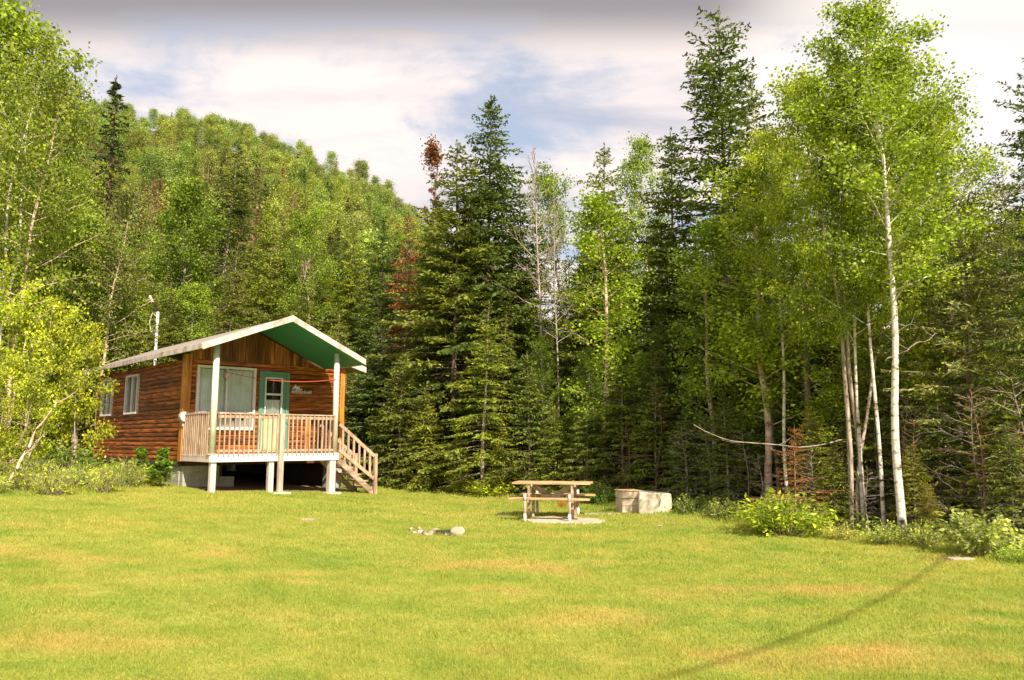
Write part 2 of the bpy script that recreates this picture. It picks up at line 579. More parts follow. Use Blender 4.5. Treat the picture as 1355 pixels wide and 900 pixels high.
# ------------------------------------------------------------------ ground
def build_ground():
    nA = 420
    ang = np.linspace(0, 2 * math.pi, nA, endpoint=False)
    # more rays ahead
    ang = ang + 0.55 * np.sin(2 * (ang)) * 0.0
    rad = np.concatenate([[0.4], np.arange(1, 12, .35), np.arange(12, 34, .3), 34 * 1.045 ** np.arange(0, 78)])
    A, Rr = np.meshgrid(ang, rad)
    X = Rr * np.sin(A); Y = Rr * np.cos(A)
    Z = gz(X, Y)
    d = lawn_d(X, Y)
    V = np.stack([X, Y, Z], -1).reshape(-1, 3)
    nr = len(rad)
    i = np.arange(nr - 1)[:, None]; j = np.arange(nA)[None, :]
    F = np.stack([i * nA + j, i * nA + (j + 1) % nA, (i + 1) * nA + (j + 1) % nA, (i + 1) * nA + j], -1).reshape(-1, 4)[:, ::-1]
    ring = np.repeat(np.arange(nr - 1), nA)
    inner = rad[ring] < 33.6
    mat = ground_mat()
    clx, cly = (X + 8.21) * .730 + (Y - 19.5) * .683, -(X + 8.21) * .683 + (Y - 19.5) * .730
    bare = np.zeros(X.shape)
    for (bx, by, r) in ((kx(1240, 10.9, 735), 10.9, .55), (kx(735, 16.2, 685), 16.2, .5), (kx(800, 17.4), 17.4, .7), (kx(580, 13.6), 13.6, .45)):
        bare = np.maximum(bare, np.clip(1.1 - np.hypot(X - bx, (Y - by)) / r, 0, 1))
    for (bx, by, r, st) in ((-2.6, 5.0, .9, .40), (-4.2, 5.8, .7, .36), (2.0, 7.6, .8, .3)):
        bare = np.maximum(bare, st * np.clip(1.1 - np.hypot(X - bx, (Y - by)) / r, 0, 1))
    inside = np.minimum(np.minimum(clx + .1, 4.7 - clx), np.minimum(cly + 1.5, 7.6 - cly))
    bare = np.maximum(bare, np.clip(inside * 2 + .3, 0, 1))
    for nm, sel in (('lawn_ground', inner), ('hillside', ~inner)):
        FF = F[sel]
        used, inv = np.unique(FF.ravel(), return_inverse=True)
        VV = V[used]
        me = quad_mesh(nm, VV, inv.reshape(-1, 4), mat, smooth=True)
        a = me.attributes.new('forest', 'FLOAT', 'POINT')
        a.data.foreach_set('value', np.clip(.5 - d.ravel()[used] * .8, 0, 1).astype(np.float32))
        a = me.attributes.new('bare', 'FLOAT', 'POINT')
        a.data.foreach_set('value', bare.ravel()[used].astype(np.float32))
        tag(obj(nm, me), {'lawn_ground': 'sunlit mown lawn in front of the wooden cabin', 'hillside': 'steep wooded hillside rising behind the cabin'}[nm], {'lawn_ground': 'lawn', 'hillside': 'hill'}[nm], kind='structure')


build_ground()

# keep-out shapes for grass (things standing on bare pads)
CAB_O = Vector((-8.21, 19.5, 0)); CAB_A = R(43.1)
CU = Vector((math.cos(CAB_A), math.sin(CAB_A), 0)); CV = Vector((-math.sin(CAB_A), math.cos(CAB_A), 0))


def cab_local(x, y):
    dx = x - CAB_O.x; dy = y - CAB_O.y
    return dx * CU.x + dy * CU.y, dx * CV.x + dy * CV.y


def leaves(P, D, Nn, L, Wd):
    """rhombus leaves: centres P, long axes D, normals Nn, lengths L, widths Wd"""
    D = D / (np.linalg.norm(D, axis=1, keepdims=True) + 1e-9)
    Sd = np.cross(D, Nn); Sd /= (np.linalg.norm(Sd, axis=1, keepdims=True) + 1e-9)
    L = np.asarray(L).reshape(-1, 1); Wd = np.asarray(Wd).reshape(-1, 1)
    V = np.stack([P - D * L / 2, P + Sd * Wd / 2 - D * L * .08, P + D * L / 2, P - Sd * Wd / 2 - D * L * .08], 1).reshape(-1, 3)
    F = np.arange(len(V)).reshape(-1, 4)
    return V, F


def build_grass():
    rs = np.random.default_rng(5)
    out = []
    for (y0, y1, dens, hh, ww) in ((3.6, 6.5, 8500, .034, .0038), (6.5, 10, 4600, .036, .0050), (10, 15, 2400, .040, .0072), (15, 22, 900, .050, .0115), (22, 29, 260, .06, .02)):
        xw = y1 * .74 + 1
        n = int(dens * (y1 - y0) * 2 * xw)
        x = rs.uniform(-xw, xw, n); y = rs.uniform(y0, y1, n)
        k = np.abs(x) < y * .72 + .8
        x, y = x[k], y[k]
        d = lawn_d(x, y)
        lx, ly = cab_local(x, y)
        under = (lx > 0.05) & (lx < 4.6) & (ly > -1.5) & (ly < 7.6)
        clump = np.sin(x * 5.1 + 1.7 * np.sin(y * 3.3)) * np.sin(y * 4.3 + 1.3 * np.sin(x * 2.9))
        k = (d > -.15 + .15 * clump) & ~under
        for (cx, cy, hx, hy) in PADS:
            k &= ~((np.abs(x - cx) < hx) & (np.abs(y - cy) < hy))
        x, y, d, clump = x[k], y[k], d[k], clump[k]
        n = len(x)
        edge = np.clip(1.2 - d / .7, 0, 1.2)
        h = hh * rs.uniform(.5, 1.35, n) * (1 + .35 * clump) * (1 + 1.6 * edge)
        w = ww * rs.uniform(.7, 1.4, n)
        az = rs.uniform(0, 2 * math.pi, n)
        lean = rs.uniform(.15, 1.1, n)
        D = np.stack([np.cos(az) * lean, np.sin(az) * lean, np.ones(n)], 1)
        Nn = np.stack([rs.normal(size=n), rs.normal(size=n) - .6, rs.normal(size=n) * .3 + .3], 1)
        Dn = D / np.linalg.norm(D, axis=1, keepdims=True)
        P = np.stack([x, y, gz(x, y)], 1) + Dn * (h * .5)[:, None]
        out.append(leaves(P, D, Nn, h, w))
    V = np.concatenate([o[0] for o in out]); F = np.arange(len(V)).reshape(-1, 4)
    me = quad_mesh('grass', V, F, blade_mat())
    tag(obj('grass', me), 'short yellow-green grass blades covering the lawn', 'grass', kind='stuff')


PADS = [(kx(748, 16.0, 685), 16.0, .66, .55), (kx(855, 17.6, 670), 17.75, .6, .3)]
build_grass()


# ------------------------------------------------------------------ trees
def tube_np(pts, rad, n=5):
    pts = np.asarray(pts, float); rad = np.asarray(rad, float)
    m = len(pts)
    d = np.gradient(pts, axis=0)
    d /= (np.linalg.norm(d, axis=1, keepdims=True) + 1e-9)
    ref = np.where(np.abs(d[:, 2:3]) > .9, np.array([[1., 0, 0]]), np.array([[0, 0, 1.]]))
    s = np.cross(d, ref); s /= (np.linalg.norm(s, axis=1, keepdims=True) + 1e-9)
    u = np.cross(s, d)
    an = np.arange(n) * 2 * math.pi / n
    V = pts[:, None, :] + rad[:, None, None] * (s[:, None, :] * np.cos(an)[None, :, None] + u[:, None, :] * np.sin(an)[None, :, None])
    V = V.reshape(-1, 3)
    i = np.arange(m - 1)[:, None]; j = np.arange(n)[None, :]
    F = np.stack([i * n + j, i * n + (j + 1) % n, (i + 1) * n + (j + 1) % n, (i + 1) * n + j], -1).reshape(-1, 4)
    return V, F


def merge(parts):
    off, Vs, Fs = 0, [], []
    for V, F in parts:
        Vs.append(V); Fs.append(F + off); off += len(V)
    return np.concatenate(Vs), np.concatenate(Fs)


def gen_spruce(seed, H=12., Rr=2.0, bare=.06, dens=1.0, pw=.85, droop=.25, whorl=.32, per=6, nl=.15, nw=.04, twig=.09, ragged=.3, thin=0.0, dead=True, deadlen=.8, fill=3):
    rs = np.random.default_rng(seed)
    bend = rs.normal(size=2) * .012 * H
    def trunk_at(z):
        t = z / H
        return np.array([bend[0] * t * t + .03 * math.sin(z * .8 + seed), bend[1] * t * t, z])
    zs = np.linspace(-.3, H, 16)
    r0 = .0080 * H + .015
    wood = [tube_np([trunk_at(max(z, 0)) + (np.array([0, 0, z]) if z < 0 else 0) for z in zs], [r0 * (1.15 if z <= 0 else 1) * max(0.06, (1 - max(z, 0) / H)) ** .85 for z in zs], 9)]
    LP, LD, LN, LL = [], [], [], []
    z = H * bare * .35 + .25
    while z < H * .985:
        t = z / H
        live = t > bare
        lmax = Rr * max(.03, (1 - t)) ** pw * (1 if t > .12 else (.75 + 2 * t))
        if t > .9: lmax = max(lmax, .10 * Rr * (1 - t) / .1 + .05)
        nb = max(3, int(per * (1 if t < .85 else .8) + rs.integers(-1, 2)))
        a0 = rs.uniform(0, 6.28)
        for b in range(nb):
            az = a0 + b * 2 * math.pi / nb + rs.normal() * .22
            L = lmax * (1 + rs.normal() * ragged * .5 - ragged * .25 * rs.random())
            L = max(.10, L)
            if thin and rs.random() < thin: continue
            zz = z + rs.normal() * whorl * .25
            base = trunk_at(min(max(zz, .1), H * .99))
            up = .45 - 1.15 * (1 - t) * (droop + .3) if t < .9 else .8
            out = np.array([math.cos(az), math.sin(az), 0.])
            n = max(4, int(L / .22) + 2)
            s = np.linspace(0, 1, n)
            dz = L * (up * s - droop * 1.1 * s * s + .42 * droop * s ** 3 * 1.4)
            side = np.array([-out[1], out[0], 0]) * rs.normal() * .08 * L
            pts = base[None] + out[None] * (L * s)[:, None] + side[None] * (s * s)[:, None]
            pts[:, 2] += dz
            isdead = not live
            if isdead:
                if not dead or rs.random() < .35: continue
                k = deadlen * rs.uniform(.5, 1.0)
                pts = base[None] + (pts - base[None]) * k
            wood.append(tube_np(pts, np.linspace(.006 + .009 * L, .003, n), 3))
            if isdead:
                for q in range(3):
                    i = rs.integers(1, n)
                    tw = np.array([out[0] * .5 - out[1] * rs.choice([-1, 1]), out[1] * .5 + out[0] * rs.choice([-1, 1]), rs.normal() * .3])
                    p0 = pts[i]; p1 = p0 + tw * L * .28 * rs.random()
                    wood.append(tube_np([p0, (p0 + p1) / 2 + rs.normal(size=3) * .02, p1], [.005, .004, .002], 3))
                continue
            # twigs
            nt_ = max(3, int(L * .85 / twig * dens))
            st = np.linspace(.14 if t > .4 else .30, 1, nt_) + rs.normal(size=nt_) * .01
            st = np.clip(st, .05, 1)
            pp = np.stack([np.interp(st, s, pts[:, c]) for c in range(3)], 1)
            dd = np.stack([np.gradient(pts[:, c], s) for c in range(3)], 1)
            dd = np.stack([np.interp(st, s, dd[:, c]) for c in range(3)], 1)
            dd /= np.linalg.norm(dd, axis=1, keepdims=True)
            sd = np.array([-out[1], out[0], 0])
            for sgn in (-1, 1):
                tl = np.minimum(.42, L * .5) * np.minimum(1, (1.12 - st) * 1.7) * rs.uniform(.55, 1.15, nt_) + .05
                td = dd * .62 + sd[None] * sgn * .8 + rs.normal(size=(nt_, 3)) * .14
                td[:, 2] -= .16
                td /= np.linalg.norm(td, axis=1, keepdims=True)
                for q in range(fill):
                    f = (q + .5) / fill
                    c = pp + td * (tl * f)[:, None] + rs.normal(size=(nt_, 3)) * .018
                    c[:, 2] -= .03 * f
                    LP.append(c); LD.append(td + rs.normal(size=(nt_, 3)) * .38)
                    LN.append(np.array([0, 0, 1.]) + rs.normal(size=(nt_, 3)) * .75)
                    LL.append(np.maximum(nl * .7, tl / fill * 1.5) * rs.uniform(.8, 1.25, nt_))
        z += whorl * (1.15 - .55 * t) * rs.uniform(.75, 1.3)
    # leader
    LP.append(np.array([trunk_at(H) + [0, 0, .1 - q * .06] for q in range(8)]) + rs.normal(size=(8, 3)) * .015)
    LD.append(rs.normal(size=(8, 3)) * .4 + [0, 0, 1]); LN.append(rs.normal(size=(8, 3))); LL.append(np.full(8, .16))
    P, D, Nn, L = map(np.concatenate, (LP, LD, LN, LL))
    lv = leaves(P, D, Nn, L, nw * rs.uniform(.8, 1.3, len(P)) * (L / nl) ** .4)
    return merge(wood), lv, H


def gen_leafy(seed, H=10., Rr=2.2, base=.3, nb=34, leaf=.075, per=26, stems=1, lean=(0, 0), spread=.14, up=.7, thick=.010, sub=5, prof=.6, wig=.25, sidebare=0, asp=.75, toppy=1.0):
    rs = np.random.default_rng(seed)
    wood, C, CD = [], [], []
    for s_ in range(stems):
        h = H * (1 if s_ == 0 else rs.uniform(.72, .95))
        ln = np.array([lean[0], lean[1]]) if stems == 1 else np.array([lean[0] + rs.normal() * .16 * H * .5, lean[1] + rs.normal() * .06 * H * .5])
        ph = rs.uniform(0, 6.28, 4)
        b0 = np.zeros(3) if s_ == 0 else np.array([rs.normal() * .20, rs.normal() * .20, 0])
        n = 18
        tt = np.linspace(0, 1, n)
        pts = np.stack([b0[0] + ln[0] * tt ** 1.3 + wig * .22 * np.sin(tt * 5 + ph[0]) * tt + .05 * wig * np.sin(tt * 17 + ph[2]), b0[1] + ln[1] * tt ** 1.3 + wig * .22 * np.sin(tt * 4.3 + ph[1]) * tt, h * tt], 1)
        r0 = (thick * h + .012) * (1 if stems == 1 else .72)
        rad = r0 * (1 - tt * .93) ** .8
        p2 = pts.copy(); p2[0, 2] = -.25
        wood.append(tube_np(p2, rad, 10))
        m = int(nb / (1 if stems == 1 else stems * .75))
        for b in range(m):
            t = base + (1 - base) * ((b + rs.random()) / m) ** .9
            u = (t - base) / (1 - base)
            p = np.array([np.interp(t, tt, pts[:, c]) for c in range(3)])
            az = b * 2.4 + rs.normal() * .4
            L = Rr * ((u + .30) ** .55 * (1.04 - u) ** prof) * 1.25 * rs.uniform(.5, 1.2)
            L = max(L, .12 * Rr * toppy)
            el = up * (.55 + .75 * u) + rs.normal() * .14
            out = np.array([math.cos(az), math.sin(az), 0])
            k = 7
            s = np.linspace(0, 1, k)
            bp = p[None] + out[None] * (L * math.cos(el) * (s ** .95))[:, None]
            bp[:, 2] += L * math.sin(el) * s + L * .10 * s * s - .12 * L * s ** 3 * (1 - u)
            bp += np.cumsum(rs.normal(size=(k, 3)) * .02 * L, axis=0) * (s[:, None])
            wood.append(tube_np(bp, np.linspace(max(.006, .35 * np.interp(t, tt, rad) * min(1, L)), .004, k), 4))
            for q in range(sub):
                f = rs.uniform(.28, 1)
                q0 = np.array([np.interp(f, s, bp[:, c]) for c in range(3)])
                sl_ = L * rs.uniform(.18, .42) * (1.1 - .5 * f)
                dv = out * .6 + rs.normal(size=3) * .7 + np.array([0, 0, .35])
                dv /= np.linalg.norm(dv)
                q1 = q0 + dv * sl_
                wood.append(tube_np([q0, (q0 + q1) / 2 + rs.normal(size=3) * .03, q1], [.006, .0045, .002], 3))
                nc = max(2, int(sl_ / .16))
                for w in np.linspace(.35, 1.05, nc):
                    C.append(q0 + (q1 - q0) * w); CD.append(dv)
            for w in np.linspace(.45, 1.03, max(3, int(L / .28))):
                C.append(np.array([np.interp(min(w, 1), s, bp[:, c]) for c in range(3)])); CD.append(out)
        for w in np.linspace(.9, 1.02, 5):
            C.append(np.array([np.interp(min(w, 1), tt, pts[:, c]) for c in range(3)]) + [0, 0, (w - 1) * H * (w > 1)]); CD.append(np.array([0, 0, 1.]))
    C = np.array(C); CD = np.array(CD)
    cnt = rs.poisson(per * rs.gamma(.75, 1.33, len(C)))
    idx = np.repeat(np.arange(len(C)), cnt)
    n = len(idx)
    P = C[idx] + rs.normal(size=(n, 3)) * spread * np.array([1, 1, .72])
    D = CD[idx] * .5 + rs.normal(size=(n, 3)) * .8 + np.array([0, 0, -.35])
    Nn = rs.normal(size=(n, 3)) * .75 + np.array([.25, -.45, .75])
    L = leaf * rs.uniform(.6, 1.35, n)
    return merge(wood), leaves(P, D, Nn, L, L * asp), H


def gen_dead(seed, H=9., Rr=1.6, nb=34, base=.3, lean=(0, 0), thick=.010, el0=.35):
    rs = np.random.default_rng(seed)
    tt = np.linspace(0, 1, 14)
    pts = np.stack([lean[0] * tt + .12 * np.sin(tt * 6 + seed), lean[1] * tt + .1 * np.sin(tt * 5), H * tt], 1)
    rad = (thick * H + .015) * (1 - tt * .92)
    p2 = pts.copy(); p2[0, 2] = -.25
    wood = [tube_np(p2, rad, 9)]
    def br(p, d, L, r, lev):
        k = 6; s = np.linspace(0, 1, k)
        q = p[None] + d[None] * (L * s)[:, None] + np.cumsum(rs.normal(size=(k, 3)) * .035 * L, axis=0) * s[:, None]
        q[:, 2] += .14 * L * s * s
        wood.append(tube_np(q, np.linspace(r, r * .3, k), 4 if lev == 0 else 3))
        if lev < 2:
            for i in range(5 if lev == 0 else 3):
                f = rs.uniform(.25, .98)
                q0 = np.array([np.interp(f, s, q[:, c]) for c in range(3)])
                dd = d + rs.normal(size=3) * .6; dd /= np.linalg.norm(dd)
                br(q0, dd, L * rs.uniform(.25, .5), r * .5, lev + 1)
    for b in range(nb):
        t = base + (1 - base) * (b + rs.random()) / nb
        az = b * 2.4 + rs.normal() * .4
        u = (t - base) / (1 - base)
        el = el0 + .7 * u + rs.normal() * .15
        br(np.array([np.interp(t, tt, pts[:, c]) for c in range(3)]), np.array([math.cos(az) * math.cos(el), math.sin(az) * math.cos(el), math.sin(el)]), Rr * (1.1 - .75 * u) * rs.uniform(.5, 1.1), .016, 0)
    return merge(wood), None, H


class Proto:
    """trunk and crown meshes of one kind of tree, shared by its copies"""
    def __init__(self, gen, bark, leafm):
        wood, lv, self.H = gen
        self.trunk = quad_mesh('trunk', wood[0], wood[1], bark, smooth=True)
        self.crown = quad_mesh('crown', lv[0], lv[1], leafm) if lv else None
        self.both = None
        self.gen = gen; self.bark = bark; self.leafm = leafm

    def joined(self, name):
        if self.both is None:
            (wv, wf), (lv, lf), _ = self.gen
            V = np.concatenate([wv, lv]); F = np.concatenate([wf, lf + len(wv)])
            self.both = quad_mesh(name, V, F, [self.bark, self.leafm], np.concatenate([np.zeros(len(wf)), np.ones(len(lf))]))
        return self.both


RND = random.Random(11)


def jit(c, a=.12):
    k = 1 + RND.uniform(-a, a)
    return (c[0] * k * (1 + RND.uniform(-a, a) * .6), c[1] * k, c[2] * k, 1)


def plant_tree(name, proto, x, y, h, label, cat, group=None, col=(.07, .12, .02), rz=None, wide=1.0, z=None, tilt=(0, 0), trunk_mat=None):
    e = empty(name, (x, y, gz1(x, y) if z is None else z), RND.uniform(0, 6.28) if rz is None else rz)
    e.rotation_euler.x, e.rotation_euler.y = tilt
    s = h / proto.H
    e.scale = (s * wide, s * wide, s)
    tag(e, label, cat, group)
    obj('trunk', proto.trunk, e)
    if proto.crown:
        c = obj('crown', proto.crown, e)
        c.color = jit(col)
    return e


# --- kinds
SP_A = Proto(gen_spruce(1, 13, 3.3, .04, 1.15, .78, .34, .34, 7, nw=.062, nl=.17, ragged=.55, thin=.06), M_BARK, M_NEEDLE)
SP_B = Proto(gen_spruce(2, 12, 2.9, .05, 1.1, .72, .24, .36, 7, ragged=.6, nw=.062, nl=.17, thin=.08), M_BARK, M_NEEDLE)
SP_C = Proto(gen_spruce(3, 10, 2.4, .12, 1.0, .75, .3, .36, 6, ragged=.45, thin=.08, nw=.055), M_GREYBARK, M_NEEDLE)
SP_D = Proto(gen_spruce(4, 14, 2.5, .14, 1.05, .50, .16, .36, 6, ragged=.6, thin=.12, fill=3, nw=.062, nl=.16), M_BARK, M_NEEDLE)      # open, airy top
SP_E = Proto(gen_spruce(5, 9, 3.0, .30, .85, .55, .16, .28, 7, ragged=.5, thin=.08, deadlen=1.0, fill=3, nw=.04), M_GREYBARK, M_NEEDLE)  # bare below with dead branches
SP_S = Proto(gen_spruce(6, 5, 1.7, .03, 1.1, .75, .2, .24, 7, nl=.13, nw=.045), M_GREYBARK, M_NEEDLE)   # young
SP_N = Proto(gen_spruce(7, 15, 1.35, .1, .8, .7, .35, .5, 6, nl=.22, nw=.07, twig=.14), M_BARK, M_NEEDLE)  # narrow, seen from afar
AS_A = Proto(gen_leafy(21, 10.5, 2.9, .24, 66, .064, 23, up=.75, wig=.7, thick=.0062, spread=.13, prof=.8), M_BIRCH, M_LEAF)
AS_B = Proto(gen_leafy(22, 9.5, 2.7, .22, 56, .064, 22, up=.8, wig=.9, lean=(.5, 0), thick=.006, spread=.13, prof=.8), M_GREYBARK, M_LEAF)
AS_C = Proto(gen_leafy(23, 9.5, 2.6, .42, 56, .062, 32, up=.7, wig=.9, stems=4, thick=.0065, spread=.13, prof=.8), M_GREYBARK, M_LEAF)
AS_W = Proto(gen_leafy(34, 10.0, 2.1, .42, 50, .062, 30, up=.8, wig=.8, thick=.0055, spread=.13), M_BIRCH, M_LEAF)
AS_T = Proto(gen_leafy(24, 7.5, 1.2, .22, 38, .062, 22, up=.75, wig=.5, thick=.006), M_REDBIRCH, M_LEAF)
BI_A = Proto(gen_leafy(25, 11, 2.6, .34, 44, .085, 17, up=.6, wig=1.2, stems=2, lean=(.8, 0), thick=.007, spread=.18), M_BIRCH, M_LEAF)
BI_B = Proto(gen_leafy(26, 10, 2.5, .36, 42, .085, 17, up=.55, wig=1.0, lean=(.7, .2), thick=.007, spread=.18), M_REDBIRCH, M_LEAF)
RO_A = Proto(gen_leafy(27, 9, 2.7, .16, 60, .105, 26, up=.6, wig=.6, spread=.2), M_GREYBARK, M_LEAF)
YM_A = Proto(gen_leafy(28, 5.4, 1.9, .05, 50, .075, 15, up=.5, wig=.9, stems=4, spread=.13, thick=.007), M_REDBIRCH, M_LEAF)
YM_B = Proto(gen_leafy(29, 4.2, 1.7, .04, 44, .07, 16, up=.45, wig=.9, stems=4, spread=.12, thick=.007), M_GREYBARK, M_LEAF)
DE_A = Proto(gen_dead(31, 9, 1.2, 30, .5, thick=.005), M_DEAD, None)
DE_B = Proto(gen_dead(32, 6, 1.5, 34, .08, thick=.006, el0=-.1), M_TWIG, None)
DE_C = Proto(gen_dead(33, 6, 1.8, 38, .06, thick=.006, el0=-.15), M_DEAD, None)
FA_A = Proto(gen_leafy(41, 8, 2.4, .12, 34, .21, 11, sub=4, spread=.46, prof=.4, up=.5, thick=.006), M_BIRCH, M_LEAF)     # far aspens
FA_B = Proto(gen_leafy(42, 8, 2.1, .10, 34, .20, 11, sub=4, spread=.44, prof=.6, up=.6, thick=.006), M_BIRCH, M_LEAF)
FA_C = Proto(gen_leafy(43, 8, 2.7, .08, 36, .20, 11, sub=4, spread=.48, prof=.5, up=.45, thick=.006), M_GREYBARK, M_LEAF)
FS_A = Proto(gen_spruce(44, 11, 2.4, .06, .5, .75, .3, .55, 6, nl=.38, nw=.17, twig=.16, fill=2), M_BARK, M_NEEDLE)
FS_B = Proto(gen_spruce(45, 9, 1.9, .1, .5, .7, .25, .55, 6, nl=.36, nw=.16, twig=.16, fill=2, ragged=.5), M_BARK, M_NEEDLE)
FD_A = Proto(gen_spruce(46, 9, 1.4, .1, .25, .7, .1, .7, 5, nl=.30, nw=.06, twig=.18, fill=2, ragged=.6, thin=.2), M_DEAD, M_NEEDLE)

G_SPR = (.155, .195, .030)
G_SPRD = (.105, .155, .032)
G_SPRY = (.220, .260, .028)
G_ASP = (.230, .325, .035)
G_ASPY = (.300, .395, .036)
G_YEL = (.37, .43, .030)
G_GREY = (.200, .235, .085)

# --- single trees one can tell apart: (name, kind, px top, py top, depth, colour, label, cat, wide)
def gen_broom(seed):
    r_ = np.random.default_rng(seed)
    w, _, H_ = gen_dead(seed, 9, .8, 30, .25, thick=.009)
    n = 420
    n = 900
    q = r_.normal(size=(n, 3)) * [.085, .085, .20] + [.02, 0, 8.9]
    q2 = w[0][r_.integers(0, len(w[0]), 1500)] + r_.normal(size=(1500, 3)) * .03
    q = np.concatenate([q, q2]); n = len(q)
    return w, leaves(q, r_.normal(size=(n, 3)) + [0, 0, .5], r_.normal(size=(n, 3)), r_.uniform(.06, .12, n), np.full(n, .035)), 9.3


